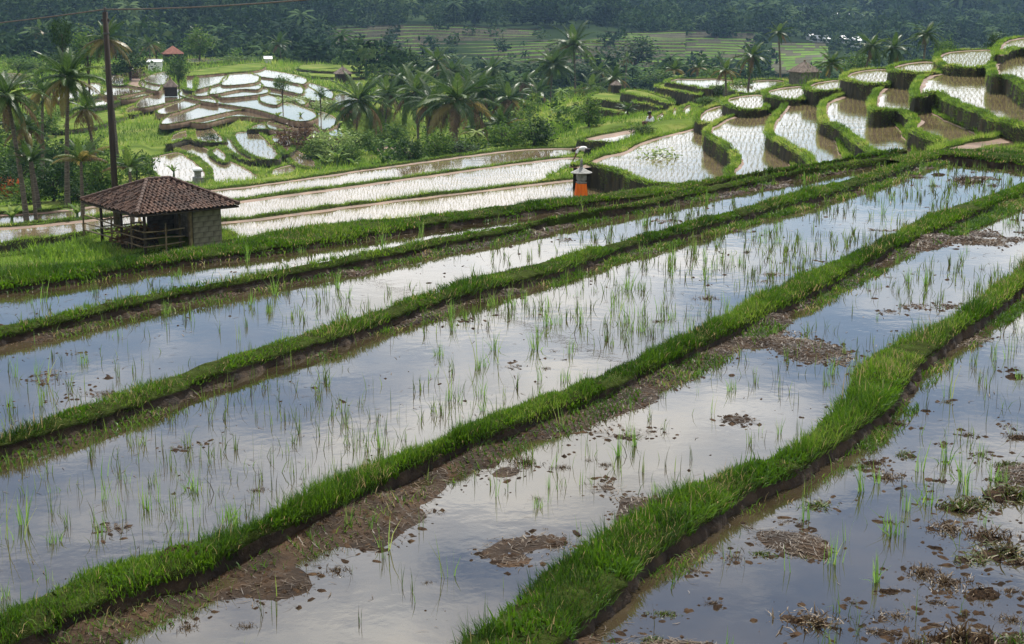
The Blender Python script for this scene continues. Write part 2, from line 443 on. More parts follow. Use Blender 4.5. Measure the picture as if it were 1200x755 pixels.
# ------------------------------------------------------------------ the lie of the land
COLS = {
 -400: [(0, -1.5), (20, -2.5), (30, -6.0), (60, -7.6), (72, -8.2), (84, -9.4), (100, -10.6), (130, -12.4), (150, -12.0), (170, -11.2), (208, -10.2), (240, -9.6), (270, -9.8), (300, -10.4), (330, -12), (360, -18), (400, -24), (450, -22), (520, -8), (600, 0), (700, 2), (1500, 4), (3300, 12)],
 0: [(0, -1.5), (20, -2.5), (30, -6.0), (60, -7.6), (72, -8.2), (84, -9.4), (100, -10.6), (130, -12.4), (150, -12.0), (170, -11.2), (208, -10.2), (240, -9.6), (270, -9.8), (300, -10.4), (330, -12), (360, -18), (400, -24), (450, -22), (520, -8), (600, 0), (700, 2), (1500, 4), (3300, 12)],
 250: [(0, -1.5), (20, -2.5), (30, -6.0), (60, -7.8), (84, -9.4), (100, -10.2), (130, -12.6), (150, -12.1), (170, -11.3), (208, -10.3), (240, -9.7), (270, -9.9), (300, -10.6), (330, -12.4), (360, -18), (400, -24), (450, -22), (520, -9), (600, -1), (700, 1), (1500, 4), (3300, 12)],
 400: [(0, -1.5), (20, -2.5), (30, -6.0), (60, -8), (100, -9.6), (112, -10), (128, -13.6), (165, -14.5), (192, -13), (212, -11.6), (245, -11.6), (300, -12.2), (330, -14), (360, -20), (430, -24), (520, -17.8), (588, -13.2), (700, -6), (800, -2), (1500, 10), (3300, 20)],
 470: [(0, -1.5), (20, -2.5), (30, -6.0), (60, -8), (112, -10), (125, -14), (160, -16), (200, -16.6), (260, -18.2), (330, -21), (400, -24), (440, -23.4), (580, -13), (700, -8.5), (900, -1), (1500, 14), (3300, 24)],
 600: [(0, -1.5), (20, -2.5), (30, -6.0), (60, -7.6), (90, -8.2), (115, -10), (130, -14), (200, -17), (330, -21), (400, -24), (440, -23), (580, -13), (700, -8.5), (900, -1), (1500, 16), (3300, 26)],
 690: [(0, -1.5), (20, -2.2), (30, -4.6), (58, -6.2), (75, -7.9), (92, -8.6), (120, -9.4), (150, -10.4), (190, -10.8), (240, -12), (300, -16), (400, -24), (440, -23), (580, -13), (700, -9), (900, -3), (1500, 14), (3300, 28)],
 790: [(0, -1.5), (25, -1.9), (45, -3.6), (60, -4.6), (80, -5.0), (95, -6.2), (120, -7.0), (160, -8.2), (200, -9.2), (230, -11), (300, -18), (420, -25), (500, -21), (600, -18), (750, -13.5), (1000, -7), (1500, 8), (3300, 28)],
 900: [(0, -1.5), (25, -1.9), (45, -2.8), (60, -3.8), (80, -3.9), (95, -4.4), (115, -5.2), (150, -6.2), (190, -7.0), (215, -9.5), (300, -18), (420, -26), (520, -22), (650, -17.5), (900, -12), (1300, -5), (2000, 12), (3300, 40)],
 1000: [(0, -1.5), (25, -1.9), (45, -2.4), (60, -3.0), (85, -3.0), (100, -3.8), (130, -6.4), (200, -12), (300, -18), (420, -26), (520, -23), (650, -19.5), (900, -14.5), (1300, -8.5), (2000, 2), (3300, 32)],
 1100: [(0, -1.5), (25, -1.9), (45, -2.0), (60, -2.0), (85, -1.6), (95, -2.2), (130, -6.4), (200, -12), (300, -18), (420, -26), (520, -23), (650, -20), (900, -15), (1300, -9), (2000, 0), (3300, 28)],
 1200: [(0, -1.5), (25, -1.9), (45, -1.6), (60, -1.2), (75, -0.6), (100, -0.6), (140, -5), (200, -11), (300, -18), (420, -26), (520, -23), (650, -20), (900, -15), (1300, -9), (2000, -2), (3300, 26)],
 1600: [(0, -1.5), (25, -1.9), (45, -1.6), (60, -1.0), (75, 0.2), (100, 1), (140, -3), (200, -9), (300, -18), (420, -26), (520, -23), (650, -20), (900, -15), (1300, -9), (2000, -2), (3300, 26)],
}
CK = sorted(COLS)
def ground(x, y):
    x = np.asarray(x, float); y = np.asarray(y, float)
    d = np.maximum(np.asarray(y), 0.5)
    px = 600 + FPX * x / np.maximum(d, 4) * 1.0
    px = np.clip(px, CK[0], CK[-1])
    Z = np.stack([np.interp(np.log(d + 5), np.log(np.array([a for a, b in COLS[k]]) + 5), [b for a, b in COLS[k]]) for k in CK])
    ck = np.array(CK, float)
    j = np.clip(np.searchsorted(ck, px) - 1, 0, len(CK) - 2)
    t = (px - ck[j]) / (ck[j + 1] - ck[j])
    t = np.where((d > 25), t * t * (3 - 2 * t), t)
    Zf = Z.reshape(len(CK), -1)
    jf = j.ravel(); tf = t.ravel(); ar = np.arange(len(jf))
    z = Zf[jf, ar] * (1 - tf) + Zf[jf + 1, ar] * tf
    z = z.reshape(d.shape)
    z = z + 4.5 * np.exp(-(x ** 2 + y ** 2) / 16.0)
    amp = np.clip((d - 90) / 200, 0, 1)
    z = z + amp * (fbm(x * .05, y * .05, 5, 4) - .5) * 1.6
    return z
def gz(x, y):
    return float(ground(np.array([x]), np.array([y]))[0])

TERR = []
BASE = ground
def ground(x, y):
    """the land meets the feet of the terraces that stand on it"""
    x = np.asarray(x, float); y = np.asarray(y, float)
    z = BASE(x, y)
    if not TERR: return z
    shp = z.shape; X = x.ravel(); Y = y.ravel(); Z = z.ravel().copy()
    idx = np.where((Y > 55) & (Y < 330))[0]
    if len(idx):
        R = np.concatenate([np.concatenate([p[::max(1, len(p) // 40)], np.full((len(p[::max(1, len(p) // 40)]), 1), zz - (.4 if dp < 1 else .75))], 1) for p, zz, dp in TERR if p[:, 1].mean() > 78])
        for c in np.array_split(idx, max(1, len(idx) // 4000)):
            dx = X[c][:, None] - R[None, :, 0]; dy = (Y[c][:, None] - R[None, :, 1])
            d2 = dx * dx + dy * dy
            w = 1 / (d2 + 2.0) ** 2
            zi = (w * R[None, :, 2]).sum(1) / w.sum(1)
            dm = np.sqrt(d2.min(1))
            b = np.exp(-(dm / 16) ** 2)
            Z[c] = Z[c] * (1 - b) + zi * b
        for p, zz, dp in TERR:
            g = max(2.5, p[:, 1].mean() * .018)
            lo = p.min(0) - g; hi = p.max(0) + g
            k = np.where((X > lo[0]) & (X < hi[0]) & (Y > lo[1]) & (Y < hi[1]))[0]
            if len(k):
                ins = inside(p, X[k], Y[k])
                pp = p[::max(1, len(p) // 200)]
                dd = np.sqrt(((X[k][:, None] - pp[None, :, 0]) ** 2 + (Y[k][:, None] - pp[None, :, 1]) ** 2).min(1))
                lim = np.where(ins, zz - .5, np.where(dd < g, zz - .3, 1e3))
                Z[k] = np.minimum(Z[k], lim)
    return Z.reshape(shp)

# ------------------------------------------------------------------ polylines
def catmull(P, n, closed=False):
    P = np.asarray(P, float)
    if closed:
        Q = np.concatenate([P[-1:], P, P[:2]])
    else:
        Q = np.concatenate([2 * P[:1] - P[1:2], P, 2 * P[-1:] - P[-2:-1]])
    out = []
    for i in range(1, len(Q) - 2):
        p0, p1, p2, p3 = Q[i - 1], Q[i], Q[i + 1], Q[i + 2]
        t = np.linspace(0, 1, 24, endpoint=False)[:, None]
        out.append(.5 * ((2 * p1) + (-p0 + p2) * t + (2 * p0 - 5 * p1 + 4 * p2 - p3) * t * t + (-p0 + 3 * p1 - 3 * p2 + p3) * t ** 3))
    D = np.concatenate(out + ([] if closed else [Q[-2:-1]]))
    if closed: D = np.concatenate([D, D[:1]])
    s = np.concatenate([[0], np.cumsum(np.linalg.norm(np.diff(D, axis=0), axis=1))])
    u = np.linspace(0, s[-1], n, endpoint=not closed)
    return np.stack([np.interp(u, s, D[:, k]) for k in range(D.shape[1])], -1)
def edge(pts, z, n=460, ext=(6, 6), tip=0.0):
    a = np.array(pts, float)
    P = at_z(a[:, 0], a[:, 1], z + tip)[:, :2]
    d0 = P[0] - P[1]; d0 /= np.linalg.norm(d0)
    d1 = P[-1] - P[-2]; d1 /= np.linalg.norm(d1)
    if ext[0]: P = np.concatenate([[P[0] + d0 * ext[0]], P])
    if ext[1]: P = np.concatenate([P, [P[-1] + d1 * ext[1]]])
    return catmull(P, n)

# ------------------------------------------------------------------ the long bunds in front
ZF = dict(F1=0.0, F2=-0.10, F3=-0.30, F4=-0.50, F5=-0.60)
B12f = edge([(530,755),(543,738),(600,692),(640,655),(683,628),(733,595),(800,558),(840,545),(927,513),(970,478),(997,447),(1013,415),(1053,390),(1117,363),(1167,327),(1200,307)], 0.17, tip=0.13)
B12n = edge([(640,757),(700,705),(750,655),(800,620),(867,576),(933,545),(993,506),(1035,475),(1058,445),(1075,422),(1117,390),(1163,360),(1200,331)], 0.17)
B23f = edge([(0,704),(67,674),(133,648),(183,637),(253,614),(317,597),(367,570),(400,548),(450,529),(533,500),(600,468),(683,438),(733,418),(800,388),(883,345),(950,311),(1017,284),(1083,251),(1133,231),(1173,221),(1200,211)], 0.07, tip=0.11)
B23n = edge([(0,752),(50,732),(100,708),(150,692),(187,677),(233,662),(300,628),(400,585),(483,543),(547,514),(633,484),(717,450),(800,411),(883,371),(967,330),(1033,294),(1100,264),(1177,233),(1200,224)], 0.07)
B34f = edge([(0,502),(83,472),(167,444),(233,421),(300,401),(367,381),(400,372),(483,344),(567,318),(650,298),(717,281),(800,259),(883,236),(967,214),(1033,195),(1075,184)], -0.14, tip=0.1, ext=(6, 0))
B34n = edge([(0,520),(100,490),(183,463),(267,431),(400,391),(517,350),(633,320),(733,288),(800,270),(900,243),(1000,217),(1077,190),(1096,184)], -0.14, ext=(6, 0))
B45f = edge([(0,376),(38,370),(101,355),(176,338),(252,327),(300,316),(376,302),(451,287),(527,272),(600,261),(650,252),(700,243),(760,230),(840,213),(900,203),(1000,188),(1050,180)], -0.34, tip=0.1, ext=(6, 0))
B45n = edge([(0,392),(60,378),(126,362),(201,345),(300,327),(376,312),(451,298),(527,282),(600,269),(660,255),(760,238),(800,229),(900,209),(1000,190),(1052,183)], -0.34, ext=(6, 0))
BKf = edge([(0,312),(88,304),(176,295),(227,286),(300,273),(330,266),(426,254),(501,248),(600,236),(660,229),(710,222),(760,215),(851,205),(926,193),(1000,182),(1060,172)], -0.46, tip=0.1, ext=(6, 0))
BKn = edge([(0,334),(101,321),(176,307),(300,292),(426,273),(520,259),(600,248),(660,240),(710,233),(770,227),(860,209),(926,198),(1000,186),(1062,177)], -0.46, ext=(6, 0))
BEf = edge([(1040,183),(1075,176),(1110,172),(1160,171),(1230,174)], -0.12, tip=0.1, n=90, ext=(0, 6))
BEn = edge([(1058,192),(1078,188),(1110,181),(1160,185),(1200,190),(1240,196)], -0.12, n=90, ext=(0, 6))

def grass_strip(name, A, B, ztop, label, dens=2600, hgt=0.17, over=0.10, mat='grass', parent=None, tall=0.03):
    """blades over the strip between edges A (far) and B (near)"""
    n = len(A)
    c = (A + B) / 2
    seg = np.linalg.norm(np.diff(c, axis=0), axis=1)
    wid = np.linalg.norm(A - B, axis=1)
    area = seg * (wid[:-1] + wid[1:]) / 2
    d = np.maximum(c[:-1, 1], 5)
    cnt = area * dens * np.minimum(1, (14 / d)) ** 1.1
    k = np.repeat(np.arange(n - 1), rng.poisson(np.maximum(cnt, 0)))
    t = rng.random(len(k)); s = rng.uniform(-over, 1 + over * 0.9, len(k))
    a = A[k] * (1 - t)[:, None] + A[k + 1] * t[:, None]
    b = B[k] * (1 - t)[:, None] + B[k + 1] * t[:, None]
    xy = a * (1 - s)[:, None] + b * s[:, None]
    drop = np.clip(np.maximum(-s, s - 1), 0, 1) / max(over, .01) * 0.07
    z = ztop + 0.05 * np.sin(np.pi * np.clip(s, 0, 1)) - drop + (fbm(xy[:, 0] * 2.2, xy[:, 1] * 2.2, 9, 3) - .5) * .09 - 0.02
    P = np.concatenate([xy, z[:, None]], 1)
    keep = in_view(P) & (rng.random(len(P)) < np.clip(.25 + 4.5 * (fbm(P[:, 0] * 2.6, P[:, 1] * 2.6, 23, 3) - .24), .2, 1)); P = P[keep]; s = s[keep]; k = k[keep]
    dd = P[:, 1]
    nrm = (B - A)[k]; out = np.arctan2(nrm[:, 1], nrm[:, 0])
    ang = rng.uniform(0, 2 * np.pi, len(P))
    edgew = np.clip((np.abs(s - .5) - .32) / .25, 0, 1)
    ang = np.where(rng.random(len(P)) < edgew, np.where(s > .5, out, out + np.pi) + rng.normal(0, .5, len(P)), ang)
    pn = fbm(P[:, 0] * 1.7, P[:, 1] * 1.7, 21, 3); pl = fbm(P[:, 0] * .45, P[:, 1] * .45, 22, 3)
    H = hgt * np.clip(.15 + 1.25 * pn + 1.1 * (pl - .5), .25, 2) * rng.uniform(.6, 1.35, len(P))
    tl = (rng.random(len(P)) < tall) & (s < .5)
    H = np.where(tl, H * rng.uniform(1.4, 2.1, len(P)), H)
    lean = np.where(tl, rng.uniform(.05, .5, len(P)), rng.uniform(.15, 1.25, len(P)) + edgew * .35)
    W = 0.0062 * np.maximum(1, dd / 13) ** .95 * rng.uniform(.7, 1.4, len(P))
    v = patchy(P, .8, 31)
    dryb = rng.random(len(P)) < .025 + .10 * (fbm(P[:, 0] * .9, P[:, 1] * .9, 24, 3) > .56)
    v = np.where(dryb, 2.0, np.minimum(v, .93))
    wd_ = (fbm(P[:, 0] * 2.2, P[:, 1] * 2.2, 25, 3) > .60) & ~dryb          # patches of broader leaved weeds
    W = np.where(wd_, W * 2.4, W); H = np.where(wd_, H * .7, H); v = np.where(wd_, np.clip(v * .5 + .42, 0, .93), v)
    V, F, vv = blades(P, H, W, ang, lean, v)
    o = obj(name, V, F, M[mat], parent=parent, v=vv)
    if parent is None:
        tag(o, label, "grass", kind="stuff")
    else:
        o["kind"] = "stuff"
    return o

def bund(A, B, ztop, zn, zf, label, glabel, rough=0.05, farout=0.1, **gk):
    n = len(A)
    dirn = (B - A); wd = np.linalg.norm(dirn, axis=1)[:, None]; dirn = dirn / np.maximum(wd, 1e-6)
    prof = []
    jn = (fbm(np.arange(n) * .33, np.zeros(n) + zn * 7, 77, 4) - .5) * .26
    def ring(xy, z): prof.append(np.concatenate([xy, np.broadcast_to(z, (n,))[:, None]], 1))
    hN = ztop - zn
    ring(B + dirn * (0.10 + jn[:, None]), zn - 0.12)
    ring(B + dirn * (0.05 + jn[:, None]), zn + hN * .3)
    ring(B + dirn * (0.0 + jn[:, None] * .8), zn + hN * .62)
    ring(B + dirn * (0.045 + jn[:, None] * .4), ztop - 0.035)
    ring(B - dirn * 0.02 * 1, ztop + .0)
    for f in (.25, .5, .75):
        ring(B * (1 - f) + A * f, ztop + 0.045 * math.sin(math.pi * f))
    ring(A, ztop)
    ring(A - dirn * farout * .6, (ztop + zf) / 2)
    ring(A - dirn * farout * 1.2, zf - 0.12)
    V = np.stack(prof, 1)
    m = V.shape[1]
    for ch, amp in ((0, rough), (1, rough), (2, rough * .7)):
        V[..., ch] += (fbm(V[..., 0] * 4 + ch * 13, V[..., 1] * 4 + V[..., 2] * 5, 50 + ch, 3) - .5) * amp * 2
    i = (np.arange(n - 1)[:, None] * m + np.arange(m - 1)[None, :])
    mi = np.zeros((n - 1, m - 1), int); mi[:, 3:9] = 1
    i = i.ravel()
    F = np.stack([i, i + m, i + m + 1, i + 1], -1)
    o = obj("earth_bund", V.reshape(-1, 3), F, [M['earth'], M['turf']], midx=mi.ravel(), smooth=True)
    tag(o, label, "bund", kind="structure")
    grass_strip("grass", A, B, ztop, glabel, **gk)
    return o

bund(B12f, B12n, 0.17, 0.0, -0.10, "winding grassy earth bund in front at the right, nearest the camera", "long green grass on the nearest winding bund", hgt=.16, dens=2900, tall=.05)
bund(B23f, B23n, 0.07, -0.10, -0.30, "long diagonal grassy bund from bottom left to the right edge", "green grass on the long diagonal bund", hgt=.13, dens=2700)
bund(B34f, B34n, -0.14, -0.30, -0.50, "grassy bund along the far side of the wide central paddy", "green grass on the bund behind the wide central paddy", hgt=.125)
bund(B45f, B45n, -0.34, -0.50, -0.60, "narrow grassy bund between the two slim left paddies", "green grass on the narrow bund between the slim paddies", hgt=.11)
bund(BKf, BKn, -0.46, -0.60, -4.9, "broad grassy bank passing in front of the tile roofed shed", "green grass on the broad bank in front of the shed", hgt=.13, farout=1.6, rough=.06)
bund(BEf, BEn, -0.12, -0.30, -0.7, "grassy bank closing the far right end of the central paddy", "green grass on the bank at the far end of the central paddy", hgt=.12)

# ------------------------------------------------------------------ flooded fields in front
def offs(P, dx):
    t = np.gradient(P, axis=0); t /= np.linalg.norm(t, axis=1)[:, None]
    return P + np.stack([t[:, 1], -t[:, 0]], -1) * dx
FIELDS = {}
def field(key, N_, F_, zw, label, mudlabel, band=0.9, bandh=0.075, isl=0.45, base=-0.075, amp=0.13, res=0.11, seed=1):
    """N_ near edge line, F_ far edge line; water sheet and the mud bed that breaks through it"""
    n = 420
    A = catmull(N_, n); B = catmull(F_, n)
    wid = np.linalg.norm(A - B, axis=1)
    m = int(min(90, max(14, np.median(wid) / res)))
    f = np.linspace(-0.0, 1.0, m)[None, :, None]
    G = A[:, None, :] * (1 - f) + B[:, None, :] * f
    dist_far = (1 - f[..., 0]) * wid[:, None]
    dist_near = f[..., 0] * wid[:, None]
    h = mud_h(G[..., 0], G[..., 1], dist_far, dist_near, band, bandh, isl, base, amp, seed)
    V = np.concatenate([G, (zw + h)[..., None]], -1).reshape(-1, 3)
    i = (np.arange(n - 1)[:, None] * m + np.arange(m - 1)[None, :]).ravel()
    F = np.stack([i, i + 1, i + m + 1, i + m], -1)
    o = obj("paddy_mud", V, F, M['mud'], smooth=True)
    tag(o, mudlabel, "mud", kind="structure")
    k = np.arange(0, n, 5)
    o = sheet("paddy_water", np.concatenate([A[k], B[k][::-1]]), zw, M['water'])
    tag(o, label, "water", kind="structure")
    FIELDS[key] = (A, B, wid, zw, (band, bandh, isl, base, amp, seed))
def mud_h(x, y, df, dn, band, bandh, isl, base, amp, seed):
    nlow = fbm(x * .8, y * .8, 100 + seed, 3)
    wx = x + .35 * vnoise(x * 2.1, y * 2.1, 210 + seed); wy = y + .35 * vnoise(x * 2.1 + 9, y * 2.1, 211 + seed)
    nhi = fbm(wx * 1.15 + wy * .4, wy * 1.15 - wx * .4, 200 + seed, 2)
    b = band * (0.35 + 1.3 * fbm(x * .5, y * .5, 300 + seed, 2))
    h = base + amp * np.maximum(0, nlow - isl) * 1.7 + (nhi - .5) * .11
    h = h + bandh * np.clip(1 - df / b, 0, 1) ** .7 + 0.05 * np.clip(1 - dn / .25, 0, 1)
    return h
def sample_field(key, n, frange=(0.03, 0.97), wfun=None, margin=230):
    A, B, wid, zw, pr = FIELDS[key]
    seg = np.concatenate([np.linalg.norm(np.diff((A + B) / 2, axis=0), axis=1), [0]]) * wid
    out = []
    while sum(len(o) for o in out) < n:
        k = rng.choice(len(A) - 1, n * 3, p=seg[:-1] / seg[:-1].sum())
        f = rng.uniform(*frange, n * 3)
        xy = A[k] * (1 - f)[:, None] + B[k] * f[:, None]
        h = mud_h(xy[:, 0], xy[:, 1], (1 - f) * wid[k], f * wid[k], *pr)
        P = np.concatenate([xy, (zw + h)[:, None], f[:, None]], 1)
        kp = in_view(np.concatenate([xy, np.full((len(xy), 1), zw)], 1), margin, 60)
        if wfun is not None: kp &= rng.random(len(P)) < wfun(P, h)
        out.append(P[kp])
        if len(out) > 40: break
    return np.concatenate(out)[:n], zw
_d = B12n[-1] - B12n[0]; _d = _d / np.linalg.norm(_d)
B01 = np.linspace(0, 1, 40)[:, None] * (B12n[-1] - B12n[0] - _d * 2)[None, :] + B12n[0] + np.array([_d[1], -_d[0]]) * 7.0
B00 = B01 + np.array([_d[1], -_d[0]]) * 1.1
bund(catmull(B01, 200), catmull(B00, 200), 0.22, 0.05, 0.0, "grassy bund beyond the right picture edge", "grass on the bund beyond the right picture edge", hgt=.16, dens=1500)
field('F1', B01, offs(B12n, 0.02), 0.0, "flooded paddy in the near right corner with floating clods", "brown mud bed of the near right paddy", band=.3, bandh=.05, isl=.465, base=-.088, amp=.18, seed=1)
field('F2', offs(B12f, -.0), offs(B23n, .02), -0.10, "shallow flooded paddy between the two nearest bunds", "brown mud and straw breaking through the second paddy", band=.9, bandh=.10, isl=.465, base=-.086, amp=.17, seed=2)
field('F3', offs(B23f, -.0), offs(B34n, .02), -0.30, "wide central flooded paddy mirroring the clouds", "mud bed of the wide central paddy", band=.55, bandh=.075, isl=.60, base=-.085, amp=.16, seed=3)
field('F4', offs(B34f, -.0), offs(B45n, .02), -0.50, "slim flooded paddy behind the wide central one", "brown mud strip along the slim paddy", band=.8, bandh=.09, isl=.55, base=-.085, amp=.15, seed=4)
field('F5', offs(B45f, -.0), offs(BKn, .02), -0.60, "slim flooded paddy below the shed bank reflecting blue sky", "muddy edge of the slim paddy below the shed bank", band=.1, bandh=.03, isl=.7, base=-.11, amp=.15, seed=5)

# straw litter on the emerging mud, one mass for each field
def litter(key, n, label):
    P, zw = sample_field(key, n, (0.01, .995), lambda P, h: np.clip((h + .018) / .03, 0, 1) * .95 + .0025)
    P3 = P[:, :3].copy(); P3[:, 2] = np.maximum(P3[:, 2], zw + .002) + .004
    d = P3[:, 1]
    H = rng.uniform(.03, .13, len(P)) * np.maximum(1, d / 22)
    W = .006 * np.maximum(1, d / 12) * rng.uniform(.7, 1.6, len(P))
    V, F, vv = slivers(P3, H, W, rng.uniform(0, 6.28, len(P)), rng.normal(.05, .16, len(P)), np.clip(patchy(P3, 2, 41) * .75, 0, 1))
    V[:, 2] = np.maximum(V[:, 2], zw + .003)
    tag(obj("straw_litter", V, F, M['dry'], v=vv), label, "straw", kind="stuff")
litter('F1', 7000, "brown straw bits strewn in the near right paddy")
litter('F2', 10000, "brown rotting straw strewn over the second paddy")
litter('F3', 6000, "sparse brown straw bits in the wide central paddy")
litter('F4', 6000, "brown straw along the muddy slim paddy")
litter('F5', 2500, "brown straw along the paddy below the shed bank")

# crumbs of wet mud and rotted stubble, uncountable
def crumbs(key, n, label, rmin=.006, rmax=.045, extra=None):
    P, zw = sample_field(key, n, (.01, .995), lambda P, h: np.clip((h + .045) / .05, 0, 1) ** 1.5 * .9 + .03 * np.clip(4 * (fbm(P[:, 0] * .9, P[:, 1] * .9, 81, 3) - .5), 0, 1))
    P3 = P[:, :3].copy(); P3[:, 2] = np.maximum(P3[:, 2], zw)
    if extra is not None: P3 = np.concatenate([P3, extra])
    k = len(P3)
    r = (rmin + (rmax - rmin) * rng.random(k) ** 4.5) * np.maximum(1, P3[:, 1] / 26)
    base = np.array([(1, 0, -.1), (.25, .95, -.1), (-.8, .6, -.1), (-.8, -.6, -.1), (.3, -.95, -.1), (.1, .1, .62), (.45, .3, .42), (-.4, -.2, .5)])
    F0 = np.array([(0, 1, 6), (1, 5, 6), (1, 2, 5), (2, 7, 5), (2, 3, 7), (3, 4, 7), (4, 5, 7), (4, 0, 6), (4, 6, 5)])
    a = rng.uniform(0, 6.28, k); ca, sa = np.cos(a), np.sin(a)
    b = base[None] * (1 + rng.normal(0, .2, (k, 8, 3)))
    st = rng.uniform(.6, 2.2, k)[:, None]
    x = b[..., 0] * st * r[:, None]; y = b[..., 1] * r[:, None]; z = b[..., 2] * r[:, None] * .8
    V = np.stack([x * ca[:, None] - y * sa[:, None] + P3[:, :1], x * sa[:, None] + y * ca[:, None] + P3[:, 1:2], z + P3[:, 2:3] - .002], -1).reshape(-1, 3)
    F = (F0[None] + (np.arange(k) * 8)[:, None, None]).reshape(-1, 3)
    tag(obj("mud_crumbs", V, F, M['clod'], smooth=True), label, "mud crumbs", kind="stuff")
crumbs('F2', 8500, "dark crumbs of mud strewn over the second paddy")
crumbs('F3', 2600, "dark crumbs of mud in the wide central paddy")
crumbs('F4', 3600, "dark crumbs of mud in the slim paddy")
crumbs('F5', 700, "dark crumbs of mud in the paddy below the shed bank")

# weeds creeping over the mud at the foot of each bund
def creepers(key, n, label, lo=.9):
    P, zw = sample_field(key, n, (lo, .995), lambda P, h: np.clip(.1 + 1.6 * (fbm(P[:, 0] * 1.1, P[:, 1] * 1.1, 61, 3) - .42) * 2, 0, 1))
    P3 = P[:, :3].copy(); P3[:, 2] = np.maximum(P3[:, 2], zw)
    d = P3[:, 1]
    V, F, vv = blades(P3, rng.uniform(.04, .12, len(P)) * np.maximum(1, d / 25), .008 * np.maximum(1, d / 13) * rng.uniform(.7, 1.4, len(P)), rng.uniform(0, 6.28, len(P)), rng.uniform(.6, 1.6, len(P)), patchy(P3, 2, 43) * .8 + .2)
    tag(obj("waterside_weeds", V, F, M['grass'], v=vv), label, "weeds", kind="stuff")
creepers('F2', 7000, "small green weeds on the mud below the long diagonal bund", .84)
creepers('F3', 5000, "small green weeds along the far shore of the central paddy", .9)
creepers('F4', 2600, "small green weeds on the mud of the slim paddy", .88)
creepers('F5', 900, "small green weeds on the shore below the shed bank", .93)
creepers('F1', 2500, "small green weeds at the foot of the nearest bund", .96)

# rice clumps: a few shapes, copied one by one
def clump_mesh(i, nb, h, spread, wide):
    P = np.stack([rng.normal(0, spread, nb), rng.normal(0, spread, nb), np.full(nb, -.05)], -1)
    H = h * rng.uniform(.45, 1.1, nb) + .05
    lean = np.abs(rng.normal(.22, .22, nb)) + (rng.random(nb) < .18) * .7
    V, F, vv = blades(P, H, wide * rng.uniform(.7, 1.3, nb), rng.uniform(0, 6.28, nb), lean, np.clip(rng.normal(.45, .25, nb), 0, 1))
    return make_mesh("rice_clump", V, F, M['rice'], v=vv)
CL = [clump_mesh(i, nb, h, sp, wd) for i, (nb, h, sp, wd) in enumerate([(14, .30, .03, .009), (9, .36, .025, .009), (22, .27, .04, .009), (5, .40, .02, .008), (8, .24, .045, .008), (3, .36, .02, .007), (16, .34, .025, .010)])]
def rice(key, n, label, group, smin=.7, smax=1.15, wfun=None, kinds=(0, 1, 2, 3, 4, 5, 6)):
    P, zw = sample_field(key, n, (.02, .93), wfun or (lambda P, h: np.clip(.05 + 3.5 * (fbm(P[:, 0] * .45, P[:, 1] * .45, 71, 3) - .38), 0, 1) * np.clip((15 / P[:, 1]) ** 1.4, .05, 1)), margin=15)
    for p in P:
        kd = random.choice(kinds)
        o = link("rice_clump", CL[kd], None, (p[0], p[1], max(p[2], zw - .02)))
        qx = float(proj(np.array([p[0], p[1], zw]))[0])
        where = ", left side" if qx < 400 else (", right side" if qx > 800 else ", middle")
        look = ("bushy", "upright", "dense low", "tall sparse", "spreading", "three bladed", "thick tall")[kd]
        o.rotation_euler = (random.gauss(0, .06), random.gauss(0, .06), random.uniform(0, 6.28))
        s = 1.1 * random.uniform(smin, smax) * (1 + max(0, (p[1] - 25)) * .001)
        o.scale = (s, s, s * random.uniform(.85, 1.2))
        tag(o, look + " " + label + where, "rice plant", group)
rice('F1', 26, "green rice clump in the near right paddy", "rice clumps in the near right paddy")
rice('F2', 62, "green rice clump in the muddy second paddy", "rice clumps in the second paddy", .55, .95)
rice('F3', 160, "green rice clump in the wide central paddy", "rice clumps in the central paddy", .7, 1.1)
rice('F4', 56, "green rice clump in the slim paddy behind the central one", "rice clumps in the slim paddy", .75, 1.15)
rice('F5', 30, "green rice clump in the slim paddy below the shed bank", "rice clumps below the shed bank", .8, 1.2)
# the remaining thin stems, past what one could count
def stems(key, n, label, h=.22):
    P, zw = sample_field(key, n, (.02, .97), lambda P, h: np.clip(.12 + 3 * (fbm(P[:, 0] * .6, P[:, 1] * .6, 73, 3) - .36), 0, 1) * np.clip((15 / P[:, 1]) ** .8, .1, 1))
    n = len(P); 
    base = P[:, :3].copy(); base[:, 2] = zw - .02
    r = np.where(rng.random(n) < .45, rng.integers(3, 9, n), rng.integers(1, 3, n))
    B_ = np.repeat(base, r, 0) + np.concatenate([rng.normal(0, .025, (r.sum(), 2)), np.zeros((r.sum(), 1))], 1)
    m = len(B_); d = B_[:, 1]
    H = h * rng.uniform(.35, 1.25, m) + .02; W = .0065 * np.maximum(1, d / 14) * rng.uniform(.7, 1.3, m)
    V, F, vv = blades(B_, H, W, rng.uniform(0, 6.28, m), np.abs(rng.normal(.3, .35, m)), rng.random(m))
    tag(obj("rice_stubble", V, F, M['shoot'], v=vv), label, "rice stubble", kind="stuff")
stems('F1', 240, "scattered thin rice stems in the near right paddy")
stems('F2', 420, "scattered thin rice stems in the muddy second paddy", .2)
stems('F3', 1250, "scattered thin rice stems in the wide central paddy")
stems('F4', 520, "scattered thin rice stems in the slim paddy")
stems('F5', 200, "scattered thin rice stems in the paddy below the shed bank")

